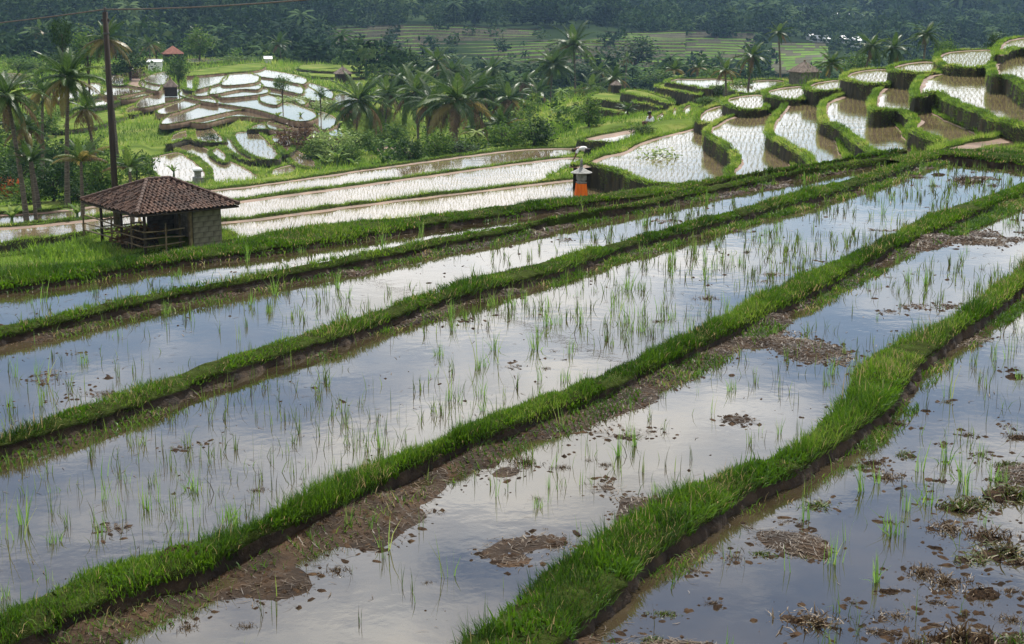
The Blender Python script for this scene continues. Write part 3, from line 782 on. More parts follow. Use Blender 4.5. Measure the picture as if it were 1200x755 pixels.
# clods of mud, some with straw and weeds on them
def clod_mesh(i, flat, fuzz):
    n, m = 14, 7
    V = []; F = []
    for a in range(m):
        ph = math.pi / 2 * a / (m - 1)
        for b in range(n):
            th = 2 * math.pi * b / n
            r = math.cos(ph) * (.8 + .5 * float(fbm(np.array([math.cos(th) * 1.6 + i * 9]), np.array([math.sin(th) * 1.6 + a * .5]), 5, 3)[0]))
            z = math.sin(ph) * flat * (.6 + .9 * float(vnoise(np.array([th * 1.4 + i * 3]), np.array([a * .9]), 8)[0])) - .1 * flat
            V.append((r, r * 0 + r * math.tan(0) , z)); V[-1] = (r * math.cos(th), r * math.sin(th) * .62, z)
    for a in range(m - 1):
        for b in range(n):
            F.append((a * n + b, a * n + (b + 1) % n, (a + 1) * n + (b + 1) % n, (a + 1) * n + b))
    V = np.array(V); V += rng.normal(0, .05, V.shape) * np.array([1, 1, .7])
    body = make_mesh("mud_clod", V, np.array(F), M['clod'])
    k = fuzz
    q = V[rng.integers(0, len(V), k)] * rng.uniform(.8, 1.12, (k, 1)) + rng.normal(0, .06, (k, 3))
    q[:, 2] = np.maximum(q[:, 2], .02)
    a = rng.uniform(0, 6.28, k)
    Vb, Fb, vv = blades(q, rng.uniform(.2, .6, k), np.full(k, .045), a, rng.uniform(.6, 2.0, k), rng.random(k))
    return body, make_mesh("straw", Vb, Fb, M['dry'], v=vv), make_mesh("weeds", Vb * np.array([1, 1, .9]) + np.array([.03, .02, .03]), Fb, M['grass'], v=np.clip(vv * .5 + .3, 0, 1))
CD = [clod_mesh(0, .5, 60), clod_mesh(1, .34, 130), clod_mesh(2, .3, 190), clod_mesh(3, .6, 40), clod_mesh(4, .26, 230)]
CRUMB = []
def clod(x, y, z, s, kind, straw, weeds, label, group):
    b, st, wd = CD[kind]
    o = link("mud_clod", b, None, (x, y, z - .12 * s)); rz = random.uniform(-.6, .6) + random.choice((0, math.pi))
    o.rotation_euler = (random.gauss(0, .08), random.gauss(0, .08), rz); o.scale = (s * random.uniform(.85, 1.25), s * random.uniform(.75, 1.5), s * random.uniform(.55, .95))
    CRUMB.append((x, y, z, s))
    look = ("bare", "straw tufted", "weedy", "bare", "matted")[kind] if straw else "bare"
    size = "small" if s < .085 else ("broad" if s > .2 else "middling")
    tag(o, label.format(size=size, look=look if not weeds else "weed grown"), "mud clod", group)
    if straw: link("straw", st, o)
    if weeds: link("weeds", wd, o)
clods_px = [(1042,690,13,0),(958,722,34,2),(1025,736,20,1),(1108,676,30,4),(1152,692,18,0),(1102,703,15,1),(1128,741,38,2),(1130,720,10,0),(1050,717,24,4),(1185,722,22,4),(1080,668,22,4),
 (890,645,16,4),(945,650,11,4),(815,667,10,1),(1140,583,32,4),(1125,592,18,2),(1160,620,40,4),(1190,575,26,2),(1115,615,26,4),(1180,640,30,2),(1150,655,20,4),(1195,655,14,1),
 (960,588,18,2),(1040,555,22,2),(1025,540,12,1),(1055,530,14,4),(1010,545,10,4),(1098,562,7,0),(1188,510,12,1),(1180,497,9,1),(1135,507,9,1),(1170,560,14,2),(1186,432,8,0),(1190,440,10,0),
 (920,610,9,1),(938,612,7,1),(946,619,5,0),(862,650,14,4),(1190,750,26,2),(1075,750,24,4),(1060,495,10,1),(1085,480,7,0),(1110,470,7,4),(1150,530,10,4),(1178,542,16,4),(1105,520,7,1),(1182,690,14,1),
 (1040,610,8,1),(1095,640,9,0),(1000,705,8,1),(780,716,14,4),(835,705,9,1),(760,745,16,4)]
for (x, y, r, k) in clods_px:
    if r == 0: continue
    P = at_z(x, y + r * .25, 0.0)
    s = 1.2 * r / FPX * math.hypot(P[1], CAMZ)
    clod(P[0], P[1], -.01, s, k, k != 0 or r > 12, k in (2, 4) and random.random() < .6, "{size} {look} clod of brown mud in the near right paddy", "clods in the near right paddy")
for (x, y, r, k) in [(571,649,5,0),(548,640,5,0),(615,543,24,4),(660,548,16,4),(630,585,12,1),(462,707,5,0),(445,690,9,4),(500,683,13,4),(530,693,8,1),(555,700,7,0),(690,540,9,1),(708,545,12,4),(763,543,4,0),(720,535,5,0),(690,560,4,0),
                     (735,604,6,1),(640,620,8,4),(630,605,10,4),(570,470,0,0),(340,640,14,4),(395,668,20,4),(350,690,18,2),(290,735,18,4),(220,735,22,2),(480,600,12,4),(430,615,20,2),(520,600,14,4),(470,745,14,4),
                     (930,403,6,1),(1030,365,7,1),(900,420,9,4),(870,440,8,4),(1090,290,8,4),(1040,325,9,4),(1120,285,7,4),(890,465,4,0),(880,460,3,0),(1085,362,4,0),(865,498,4,0)]:
    if r == 0: continue
    P = at_z(x, y, -.10); s = r / FPX * math.hypot(P[1], CAMZ)
    clod(P[0], P[1], -.12, s, k, k != 0, False, "{size} {look} lump of dark mud in the muddy second paddy", "clods in the second paddy")
for (x, y, r, k) in [(200,550,4,0),(318,555,4,0),(293,562,4,0),(905,323,14,4),(830,350,18,4),(895,330,10,1),(300,575,18,4),(650,412,10,4),(640,432,9,4),(660,422,6,0),(770,377,9,4),(1085,243,6,0),(1095,218,9,1),(1130,212,20,4),(1060,212,12,4),(1100,205,9,0),(1165,218,9,4),(1140,202,8,4),(1078,208,10,1),(875,296,8,2),(245,540,3,0),(560,505,8,4),(630,450,6,1)]:
    P = at_z(x, y, -.30); s = r / FPX * math.hypot(P[1], CAMZ)
    clod(P[0], P[1], -.315, s, k, k != 0, False, "{size} {look} lump of brown mud in the wide central paddy", "clods in the central paddy")
E_ = []
for (x, y, z, s) in CRUMB[:len(clods_px)]:
    for k in range(int(16 + 120 * s)):
        a = random.uniform(0, 6.28); r = s * random.uniform(.7, 1.9)
        E_.append((x + r * math.cos(a), y + r * math.sin(a), .0))
crumbs('F1', 2200, "dark crumbs of mud floating round the clods in the near right paddy", extra=np.array(E_))
# bare earth slump on the diagonal bund, bottom left
P = at_z(205, 668, 0.0)
sl = link("earth_slump", CD[3][0], None, (P[0], P[1] + .1, .0)); sl.scale = (.27, .27, .25); sl.rotation_euler = (0, 0, .6)
tag(sl, "bare brown earth slump on the diagonal bund at bottom left", "earth slump")

# ------------------------------------------------------------------ terraces: a level field on a walled, grass-rimmed platform
def inside(poly, X, Y):
    r = np.zeros(X.shape, bool); n = len(poly); j = n - 1
    for i in range(n):
        xi, yi = poly[i]; xj, yj = poly[j]
        c = ((yi > Y) != (yj > Y)) & (X < (xj - xi) * (Y - yi) / (yj - yi + 1e-12) + xi)
        r ^= c; j = i
    return r
def terrace(px, z, label, depth=2.0, bw=0.35, bh=0.12, kind='paddy', riser='riser', group=None, step=None,
            shoal=0.5, rows=0.24, gd=420, gh=0.16, gmat='grass_far', shoalmat='mud_red', soft=True, face_grass=0.5, wet=None, name="rice_terrace"):
    a = np.array(px, float)
    P0 = at_z(a[:, 0], a[:, 1], z + bh + gh * .4)[:, :2]
    ar = 0.5 * np.sum(P0[:, 0] * np.roll(P0[:, 1], -1) - np.roll(P0[:, 0], -1) * P0[:, 1])
    if ar < 0: P0 = P0[::-1]
    per = np.sum(np.linalg.norm(P0 - np.roll(P0, -1, 0), axis=1))
    dm = P0[:, 1].mean()
    st = step or max(.25, dm / 260)
    n = int(min(400, max(28, per / st)))
    P = catmull(P0, n, closed=True)
    t = np.roll(P, -1, 0) - np.roll(P, 1, 0); t /= np.linalg.norm(t, axis=1)[:, None] + 1e-9
    nrm = np.stack([-t[:, 1], t[:, 0]], -1)         # inward (counter-clockwise ring)
    for _ in range(2): nrm = (np.roll(nrm, 1, 0) + nrm * 2 + np.roll(nrm, -1, 0)) / 4
    wob = (fbm(P[:, 0] * .9, P[:, 1] * .9, 91, 3) - .5)[:, None] * .5 * (bw / .35)
    jag = (fbm(P[:, 0] * 2.3, P[:, 1] * 2.3, 92, 4) - .5)[:, None] * .5 * min(1, bw / .35)
    far = np.clip(-nrm[:, 1:2] * 1.6, 0, 1)          # this stretch of rim lies on the far side of the field
    sh = (shoal * far * (.5 + fbm(P[:, 0] * .4, P[:, 1] * .4, 93, 2)[:, None]) + .06)
    def ring(off, zz): return np.concatenate([P + nrm * off, np.broadcast_to(np.asarray(zz, float).reshape(-1, 1) if np.ndim(zz) else np.array([[zz]]), (n, 1))], 1)
    tz = z + bh + (fbm(P[:, 0] * .8, P[:, 1] * .8, 94, 4) - .5) * .22 * min(1, bh / .09)
    R = [ring(-.22 * depth * .5 + jag, z - depth), ring(-.10 + jag, z - depth * .5), ring(-.02 + jag * .8, z - depth * .2), ring(.03 + wob * .2 + jag * .4, z - .05),
         ring(0.0, tz - .03), ring(bw * .35 + wob * .3, tz + .03), ring(bw * .8 + wob * .5, tz), ring(bw + wob * .6, z + .03), ring(bw + wob * .6 + sh, z - .03)]
    V = np.concatenate(R); m = len(R)
    Fs = []; mi = []
    i = np.arange(n); j = (i + 1) % n
    for k in range(m - 1):
        Fs.append(np.stack([k * n + i, k * n + j, (k + 1) * n + j, (k + 1) * n + i], -1))
        mi += [0 if k < 4 else (1 if k < 7 else 2)] * n
    TERR.append((P.copy(), z, depth))
    o = obj(name, V, np.concatenate(Fs), [M[riser], M['turf'], M[shoalmat]], midx=mi, smooth=True)
    tag(o, label, "terrace", group, kind="structure")
    inner = (P + nrm * (bw + wob * .6 + .02))
    zt = z if kind == 'paddy' else z + bh * .7
    surf = {'paddy': 'water_far', 'grass': 'turf_far', 'mud': 'mud_red'}[kind]
    sheet("water" if kind == 'paddy' else ("turf" if kind == 'grass' else "mud"), inner, zt, M[wet or surf], parent=o)
    # grass on rim and hanging over the face
    L_ = np.linalg.norm(P - np.roll(P, -1, 0), axis=1)
    dens = gd * min(1.6, 60 / dm) ** 1.6
    cnt = rng.poisson(L_ * (bw + .15) * dens)
    k = np.repeat(np.arange(n), cnt)
    u = rng.random(len(k))[:, None]
    pp = P[k] * (1 - u) + P[(k + 1) % n] * u
    q = rng.uniform(-.12, bw * 1.05, len(k))
    xy = pp + nrm[k] * q[:, None] + nrm[k] * wob[k] * .4
    zz = tz[k] - np.where(q < 0, -q * .9, 0) + .0
    G = np.concatenate([xy, zz[:, None]], 1)
    outa = np.arctan2(-nrm[k, 1], -nrm[k, 0])
    e = q < bw * .3
    ang = np.where(e, outa + rng.normal(0, .7, len(k)), rng.uniform(0, 6.28, len(k)))
    lean = np.where(e, rng.uniform(.5, 1.9, len(k)), rng.uniform(.1, 1.1, len(k)))
    H = gh * rng.uniform(.5, 1.5, len(k)) * np.clip(.1 + 1.9 * fbm(xy[:, 0] * 1.6, xy[:, 1] * 1.6, 95, 3), .3, 2) * max(1, dm / 110)
    W = np.full(len(k), .009) * max(1, dm / 30) ** 1.0 * rng.uniform(.7, 1.5, len(k))
    parts = [(G, H, W, ang, lean)]
    if face_grass > 0:
        c2 = rng.poisson(L_ * min(depth, 1.0) * dens * face_grass * .5)
        k2 = np.repeat(np.arange(n), c2)
        u = rng.random(len(k2))[:, None]
        qz = rng.random(len(k2)) ** 2.2 * min(depth, .95)
        pat = fbm(P[k2, 0] * 1.1, P[k2, 1] * 1.1, 97, 2)
        kp = pat > .40 + qz * .25
        k2, u, qz = k2[kp], u[kp], qz[kp]
        pp = P[k2] * (1 - u) + P[(k2 + 1) % n] * u + nrm[k2] * (jag[k2] * .5) - nrm[k2] * (.02 + .11 * qz[:, None])
        parts.append((np.concatenate([pp, (z + bh - .04 - qz)[:, None]], 1), gh * rng.uniform(.5, 1.2, len(k2)) * max(1, dm / 110), np.full(len(k2), .009) * max(1, dm / 30), np.arctan2(-nrm[k2, 1], -nrm[k2, 0]) + rng.normal(0, .5, len(k2)), rng.uniform(.8, 2.3, len(k2))))
    G, H, W, ang, lean = [np.concatenate([p[q_] for p in parts]) for q_ in range(5)]
    kp = in_view(G, 60, 60)
    G, H, W, ang, lean = G[kp], H[kp], W[kp], ang[kp], lean[kp]
    Vb, Fb, vv = blades(G, H, W, ang, lean, patchy(G, .5, 33), segs=1 if dm > 38 else 2)
    g = obj("grass", Vb, Fb, M[gmat], parent=o, v=vv); g["kind"] = "stuff"
    # planted rows
    if kind == 'paddy' and rows:
        c = inner.mean(0); ev = np.linalg.eigh(np.cov((inner - c).T))[1][:, 1]
        ex = np.array([-ev[1], ev[0]])
        la = (inner - c) @ ev; lb = (inner - c) @ ex
        sA = rows * .82; sB = rows
        ga, gb = np.meshgrid(np.arange(la.min(), la.max(), sA), np.arange(lb.min(), lb.max(), sB))
        ga = ga.ravel(); gb = gb.ravel()
        gb = gb + .16 * np.sin(ga * 1.15 + .25 * gb) + .10 * np.sin(ga * 2.3 + 1.0 + gb * .1) + rng.normal(0, .02, len(gb))
        ga = ga + rng.normal(0, .03, len(ga))
        xy = c + ga[:, None] * ev + gb[:, None] * ex
        safe = P + nrm * (bw + .12 + wob * .6 + sh * .7)
        kp = inside(safe, xy[:, 0], xy[:, 1]) & in_view(np.concatenate([xy, np.full((len(xy), 1), z)], 1), 20, 20)
        kp &= rng.random(len(xy)) < .93
        xy = xy[kp]
        nb = 4 if dm < 100 else 2
        S = np.repeat(np.concatenate([xy, np.full((len(xy), 1), z - .01)], 1), nb, 0)
        S[:, :2] += rng.normal(0, .018 * max(1, rows / .24), (len(S), 2))
        Vr, Fr, vr = blades(S, rng.uniform(.06, .15, len(S)) * max(1, rows / .4), .0042 * max(1, dm / 45) * max(1, rows / .3) * rng.uniform(.8, 1.3, len(S)), rng.uniform(0, 6.28, len(S)), rng.uniform(.05, .6, len(S)), rng.random(len(S)), segs=1)
        r = obj("rice_rows", Vr, Fr, M['seedling'], parent=o, v=vr); r["kind"] = "stuff"
    return o

# the yard of the shed and the level strips behind it
terrace([(-60,332),(60,318),(190,292),(262,281),(278,272),(250,266),(150,266),(104,275),(50,290),(-60,306)], -4.62, "grassy yard terrace under the tile roofed shed", 3.0, .5, .05, 'grass', rows=0, gd=200, name="yard_terrace")
terrace([(240,284),(330,270),(430,259),(560,246),(660,236),(740,232),(748,216),(705,207),(664,207),(560,219),(430,234),(300,251),(240,259)], -4.6, "long flooded terrace strip just behind the shed and the shrine", 2.2, .28, .10, rows=.22, shoal=.6)
terrace([(-40,290),(40,278),(110,268),(170,263),(245,259),(300,253),(430,237),(560,222),(664,209),(700,200),(700,186),(666,182),(600,189),(430,212),(300,229),(245,236),(60,258),(-40,267)], -6.8, "long flooded terrace strip where the farmer bends, brown mud along its far edge", 2.0, .3, .10, rows=.26, shoal=.9)
terrace([(-40,266),(60,257),(245,236),(300,229),(430,212),(560,196),(666,184),(700,180),(750,168),(744,162),(700,170),(600,173),(450,192),(300,213),(245,219),(60,243),(-40,250)], -8.2, "farthest long water strip along the valley edge with green rim", 2.0, .4, .14, rows=.34, shoal=.8)

# the stepped terraces climbing to the right
TR = dict(depth=3.6, bw=.29, gd=640, gh=.115, bh=.09, face_grass=1.0)
terrace([(672,193),(684,190),(722,199),(752,211),(800,216),(850,212),(880,200),(860,170),(850,150),(822,146),(790,153),(748,164),(722,176),(700,181)], -3.6, "big curved terrace with brown mud corner beside the shrine", shoal=.9, **TR)
terrace([(826,153),(836,143),(856,134),(885,131),(912,132),(925,150),(930,175),(935,200),(900,212),(862,212),(851,200),(861,187),(858,177),(846,167)], -2.8, "second curved terrace with white planted water and dark left face", shoal=.5, **TR)
terrace([(899,154),(902,141),(913,127),(921,119),(945,117),(968,118),(975,135),(985,160),(995,190),(960,198),(948,187),(937,176),(914,165)], -2.2, "third narrow terrace with curling white planted rows", shoal=.5, **TR)
terrace([(962,137),(963,120),(975,113),(995,109),(1026,110),(1045,130),(1070,160),(1075,180),(1045,188),(1028,178),(1011,170),(983,148)], -1.6, "fourth terrace above the bare brown bank with planted rows", shoal=.6, **TR)
terrace([(1022,128),(1021,113),(1030,101),(1046,96),(1074,96),(1085,115),(1110,135),(1150,152),(1150,164),(1112,170),(1096,162),(1066,149),(1068,137),(1052,127)], -0.95, "fifth terrace with dark grassy front wall and yellowish shallow corner", shoal=.5, **TR)
terrace([(1071,110),(1073,94),(1088,85),(1120,82),(1162,84),(1185,97),(1230,115),(1260,140),(1230,150),(1197,145),(1170,138),(1142,128),(1116,118),(1097,108)], -0.2, "largest upper right terrace with bright planted rows and tall wall", shoal=.8, **TR)
terrace([(1162,86),(1160,75),(1170,62),(1190,52),(1240,50),(1300,60),(1320,100),(1280,125),(1240,118),(1203,101),(1180,88)], 0.55, "topmost terrace at the right edge with thick grass", shoal=.6, rows=.24, **TR)
terrace([(1168,62),(1166,54),(1176,46),(1200,42),(1260,40),(1280,52),(1240,58),(1195,55)], 1.0, "small grassy knoll terrace at the right edge of the skyline", shoal=.5, **TR)
terrace([(1097,69),(1097,63),(1110,59),(1135,57),(1166,57),(1172,66),(1160,76),(1130,77),(1108,75)], .25, "small upper terrace with bright water behind the largest one", shoal=.4, **TR)
terrace([(1043,81),(1044,76),(1060,72),(1085,70),(1104,72),(1106,80),(1090,84),(1070,84)], -.1, "small back terrace with dark wall left of the upper right pond", shoal=.4, **TR)
terrace([(987,91),(990,85),(1005,81),(1030,79),(1050,81),(1052,92),(1036,97),(1010,96)], -.75, "small back terrace with a dark grassy wall and thin water", shoal=.4, **TR)
terrace([(943,102),(946,97),(958,94),(975,92),(992,93),(996,101),(985,105),(962,106)], -1.4, "small back terrace with dark face near the thatched hut", shoal=.3, **TR)
terrace([(896,109),(898,104),(912,101),(935,99),(948,101),(950,110),(935,115),(912,114)], -1.9, "small back terrace of shallow water left of the thatched hut", shoal=.4, **TR)
terrace([(848,119),(850,114),(862,111),(885,109),(900,111),(902,122),(888,127),(862,126)], -2.4, "small back terrace with black wall above the second curved terrace", shoal=.4, **TR)
terrace([(815,139),(818,130),(828,125),(842,122),(855,124),(858,134),(848,141),(832,144)], -3.0, "little pond terrace at the left end of the back row", shoal=.4, **TR)
terrace([(1090,178),(1098,170),(1120,164),(1160,157),(1200,147),(1260,138),(1300,150),(1260,166),(1200,170),(1155,174),(1125,180)], -.75, "narrow brown and white field below the upper right terraces", depth=1.4, bw=.3, shoal=1.2, gd=520)
# upper fields left of the stepped terraces
UR = dict(depth=1.5, bw=.5, gd=380)
terrace([(676,163),(692,157),(720,152),(747,148),(752,157),(738,164),(708,166)], -6.6, "red brown muddy field above the farthest water strip", shoal=3.5, rows=.4, **UR)
terrace([(760,153),(772,145),(795,138),(816,136),(822,144),(812,149),(780,156)], -5.6, "small planted field beside the sitting farmer", shoal=1.5, rows=.4, **UR)
for poly, z, lab in [
    ([(764,142),(768,133),(780,131),(782,141)], -6.6, "leftmost of three small white ponds on the grassy slope"),
    ([(784,136),(786,126),(795,125),(796,136)], -6.2, "middle of three small white ponds on the grassy slope"),
    ([(796,132),(800,123),(812,121),(812,132)], -5.8, "right one of three small white ponds on the grassy slope")]:
    terrace(poly, z, lab, depth=1.0, bw=.3, rows=0, shoal=.2, gd=380)
for poly, z, lab in [
    ([(676,136),(700,139),(714,143),(716,136),(692,130)], -9.2, "lowest small dark walled step on the slope left of the ponds"),
    ([(681,125),(712,129),(744,134),(747,128),(714,121),(690,119)], -8.6, "long dark walled grass step, second from the bottom of the slope"),
    ([(688,114),(722,119),(756,126),(764,121),(732,111),(702,108)], -7.9, "broad grass step with long black wall on the slope"),
    ([(741,119),(760,122),(776,126),(780,121),(755,114)], -7.4, "short grass step with black wall between two longer ones"),
    ([(729,108),(760,114),(785,121),(788,116),(760,107),(736,104)], -6.9, "grass step with a straight black wall in the middle of the slope"),
    ([(768,101),(795,106),(818,111),(828,105),(800,98),(780,96)], -6.2, "upper grass step with a long black wall below the water ledge")]:
    terrace(poly, z, lab, depth=1.1, bw=.4, kind='grass', rows=0, gd=300, face_grass=.1, gh=.14)
terrace([(780,95),(805,99),(829,104),(842,100),(870,99),(880,96),(845,91),(810,91),(790,91)], -5.7, "pale water ledge at the top of the grass steps", depth=1.1, bw=.4, rows=0, gd=300, face_grass=.1)
terrace([(855,105),(880,108),(908,102),(925,95),(905,92),(870,94),(850,98)], -5.4, "flat white pond behind the stepped terraces near the palms", depth=1.2, bw=.4, rows=0, gd=300)

# terraces on the left hillside across the dip
LQ = [
 ([(318,143),(352,141),(392,151),(398,159),(360,154),(322,151)], -11.4, 'paddy', 2),
 ([(388,119),(412,125),(421,118),(400,111)], -9.8, 'paddy', 2),
 ([(300,107),(335,113),(352,121),(357,114),(330,106),(306,101)], -9.3, 'paddy', 2),
 ([(64,118),(96,114),(100,106),(70,108)], -9.2, 'paddy', 1),
 ([(98,126),(128,122),(150,114),(140,110),(118,112),(98,117)], -9.6, 'paddy', 1),
 ([(300,88),(325,92),(352,97),(356,91),(330,85),(302,82)], -8.0, 'paddy', 2),
 ([(262,85),(300,82),(302,77),(262,79)], -7.6, 'paddy', 2),
 ([(306,118),(322,122),(330,117),(316,112),(306,112)], -9.3, 'paddy', 2),
 ([(196,168),(214,163),(224,160),(220,152),(200,157)], -11.3, 'paddy', 0),
 ([(244,178),(256,172),(270,182),(262,190)], -11.7, 'paddy', 0),
 ([(320,196),(345,192),(352,199),(330,206),(312,205)], -11.9, 'paddy', 0),
 ([(290,150),(315,151),(340,154),(336,147),(305,144)], -11.0, 'paddy', 0),
 ([(172,186),(190,180),(214,178),(234,190),(246,204),(230,213),(195,209),(178,203)], -12.0, 'paddy', 0),
 ([(200,171),(227,165),(267,184),(302,202),(304,216),(250,216),(243,197),(225,182)], -11.9, 'paddy', 0),
 ([(226,148),(243,144),(262,158),(264,165),(240,166),(226,162)], -11.4, 'paddy', 0),
 ([(254,166),(268,160),(290,176),(300,186),(284,186)], -11.7, 'paddy', 0),
 ([(272,156),(300,154),(312,160),(328,176),(324,186),(300,184),(280,174)], -11.5, 'paddy', 0),
 ([(313,162),(322,158),(338,159),(347,169),(336,180),(326,172)], -11.3, 'paddy', 0),
 ([(333,178),(345,172),(370,185),(372,196),(345,192)], -11.7, 'paddy', 0),
 ([(60,152),(95,150),(128,143),(160,131),(172,124),(165,119),(140,127),(100,134),(60,140)], -11.0, 'grass', 1),
 ([(142,130),(150,124),(164,121),(168,128),(155,134)], -10.6, 'paddy', 1),
 ([(244,143),(280,136),(318,139),(352,136),(370,149),(386,145),(387,137),(360,128),(300,118),(280,121),(225,137)], -10.9, 'paddy', 2),
 ([(196,139),(214,141),(282,128),(312,129),(314,122),(280,119),(240,116)], -10.3, 'paddy', 2),
 ([(186,128),(200,131),(237,119),(238,113),(216,111),(212,118)], -9.8, 'paddy', 2),
 ([(162,120),(172,124),(217,113),(216,107),(185,105)], -9.3, 'paddy', 2),
 ([(142,111),(150,115),(185,107),(184,101),(168,101)], -8.9, 'paddy', 2),
 ([(123,109),(146,110),(178,102),(160,96),(126,97)], -8.5, 'paddy', 2),
 ([(123,98),(150,99),(147,89),(125,87)], -8.2, 'paddy', 1),
 ([(148,98),(168,101),(168,94),(150,90)], -8.0, 'mud', 2),
 ([(165,100),(184,105),(188,98),(180,93),(168,93)], -7.9, 'paddy', 2),
 ([(169,94),(190,98),(198,91),(193,85),(175,89)], -7.6, 'paddy', 2),
 ([(213,112),(246,119),(252,117),(233,106),(216,106)], -9.2, 'paddy', 2),
 ([(238,110),(250,119),(300,127),(345,139),(366,133),(345,123),(300,112),(280,109)], -9.7, 'paddy', 2),
 ([(215,102),(229,105),(231,87),(217,88)], -8.2, 'paddy', 1),
 ([(230,102),(242,101),(263,94),(263,84),(232,90)], -8.0, 'paddy', 2),
 ([(229,111),(251,109),(249,102),(231,101)], -8.7, 'paddy', 2),
 ([(249,109),(282,104),(301,104),(301,97),(262,96),(252,100)], -8.4, 'paddy', 2),
 ([(261,113),(284,112),(312,108),(306,102),(285,103),(264,107)], -8.9, 'paddy', 2),
 ([(261,98),(282,98),(301,95),(299,88),(270,88)], -7.9, 'paddy', 2),
 ([(300,98),(325,103),(351,108),(350,100),(325,93),(305,89)], -8.5, 'paddy', 2),
 ([(337,100),(345,108),(360,115),(374,116),(373,109),(352,98)], -9.0, 'paddy', 2),
 ([(357,107),(372,110),(388,114),(388,106),(372,100),(358,98)], -9.2, 'paddy', 2),
 ([(221,88),(262,85),(302,81),(302,75),(262,78),(224,84)], -7.5, 'grass', 2),
 ([(-40,100),(10,99),(36,96),(40,88),(10,85),(-40,88)], -8.3, 'paddy', 1),
 ([(95,112),(121,110),(122,98),(100,98)], -8.8, 'paddy', 1),
 ([(168,76),(190,77),(190,69),(170,68)], -8.6, 'paddy', 1),
 ([(218,74),(262,72),(262,69),(218,69)], -8.7, 'paddy', 1),
 ([(346,87),(400,91),(446,88),(446,83),(400,81),(350,81)], -10.6, 'grass', 3),
 ([(352,81),(400,84),(446,82),(446,78),(400,76),(356,76)], -10.2, 'grass', 3),
 ([(364,95),(400,99),(440,96),(440,89),(400,88),(368,89)], -11.0, 'grass', 3),
 ([(430,195),(448,191),(452,184),(432,180),(424,184)], -14.2, 'mud', 1),
 ([(445,180),(475,190),(490,186),(470,172),(450,166),(440,170)], -14.6, 'mud', 2),
]
for poly, z, k, rs in LQ:
    if rs in (1, 2) and z > -13: z = -10.5 + (z + 10.5) * .40
    if rs == 2:
        a_ = np.array(poly, float); c_ = a_.mean(0); poly = [tuple(q) for q in c_ + (a_ - c_) * np.array([1.10, 1.16])]
    lab = {0: "pale flooded paddy with winding green bunds on the low left ground", 1: "grassy walled terrace on the left hillside", 2: "flooded terrace with bare brown wall on the left hillside", 3: "dark walled grass step below the far wooded hill"}[rs]
    grp = {0: "winding low paddies at left", 1: "grassy terraces of the left hillside", 2: "brown walled terraces of the left hillside", 3: "dark steps below the wooded hill"}[rs]
    terrace(poly, z, lab, depth=.6, bw={0: .42, 1: .45, 2: .16, 3: .3}[rs], kind=k, riser={0: 'riser', 1: 'riser', 2: 'riser_brown', 3: 'riser'}[rs], rows=.5 if rs == 0 else 0, group=grp,
            gd={0: 420, 1: 420, 2: 260, 3: 250}[rs], face_grass={0: .6, 1: .6, 2: .04, 3: .1}[rs], gh=.07 if rs > 1 else .12, bh=.03 if rs > 1 else .06, shoal=.3, step=.7)

# stepped slopes far across the valley
def stepped(px0, px1, d0, d1, z0, z1, k, label, mats=('riser', 'turf_far'), wob=7.0, seed=0):
    m = 70
    pxs = np.linspace(px0, px1, m)
    V = []; mi = []
    lines = []
    for j in range(k + 1):
        d = d0 + (d1 - d0) * j / k + (fbm(pxs * .017, np.full(m, j * .33), 400 + seed, 3) - .5) * wob * 2
        z = z0 + (z1 - z0) * j / k + (fbm(pxs * .006, np.full(m, j * .12), 420 + seed, 2) - .5) * 3.6
        x = (pxs - 600) / FPX * d
        zl = z0 + (z1 - z0) * max(j - 1, 0) / k + (fbm(pxs * .006, np.full(m, max(j - 1, 0) * .12), 420 + seed, 2) - .5) * 3.6
        if j == 0: zl = z - 4
        lines.append(np.stack([x, d - .25, zl], -1)); lines.append(np.stack([x, d, z], -1))
    V = np.stack(lines)
    r = len(lines)
    i = (np.arange(r - 1)[:, None] * m + np.arange(m - 1)[None, :])
    mi = np.repeat((np.arange(r - 1) % 2)[:, None], m - 1, 1)
    tt = vnoise(np.arange(r - 1)[:, None] * .9, np.arange(m - 1)[None, :] * .09, 430 + seed)
    mi = np.where((mi == 1) & (tt > .62), 2, mi)
    i = i.ravel()
    o = obj("terraced_slope", V.reshape(-1, 3), np.stack([i, i + 1, i + m + 1, i + m], -1), [M[mats[0]], M[mats[1]], M['stubble']], midx=mi.ravel())
    tag(o, label, "terraced slope", kind="structure")
M['stubble'] = mat_noise('stubble_field', [(0.035, 0.035, 0.018), (0.06, 0.06, 0.03), (0.10, 0.095, 0.05)], .15, .95, .1, 2, detail=7)
M['slope_green'] = mat_noise('green_slope', [(0.045, 0.09, 0.018), (0.09, 0.165, 0.028), (0.16, 0.23, 0.05)], .12, 1.0, .1, 2, detail=7, spec=.03)
stepped(385, 800, 432, 588, -22.2, -11.8, 17, "dark terraced hillside across the valley in the middle distance", ('riser', 'slope_green'), 11, seed=1)
stepped(790, 880, 470, 640, -21.5, -15.0, 13, "green terraced slope in the hazy valley behind the palms", ('riser', 'slope_green'), 5, seed=2)
stepped(900, 965, 440, 600, -21.5, -17.2, 11, "small green terraced slope in the valley above the thatched hut", ('riser', 'slope_green'), 4, seed=3)

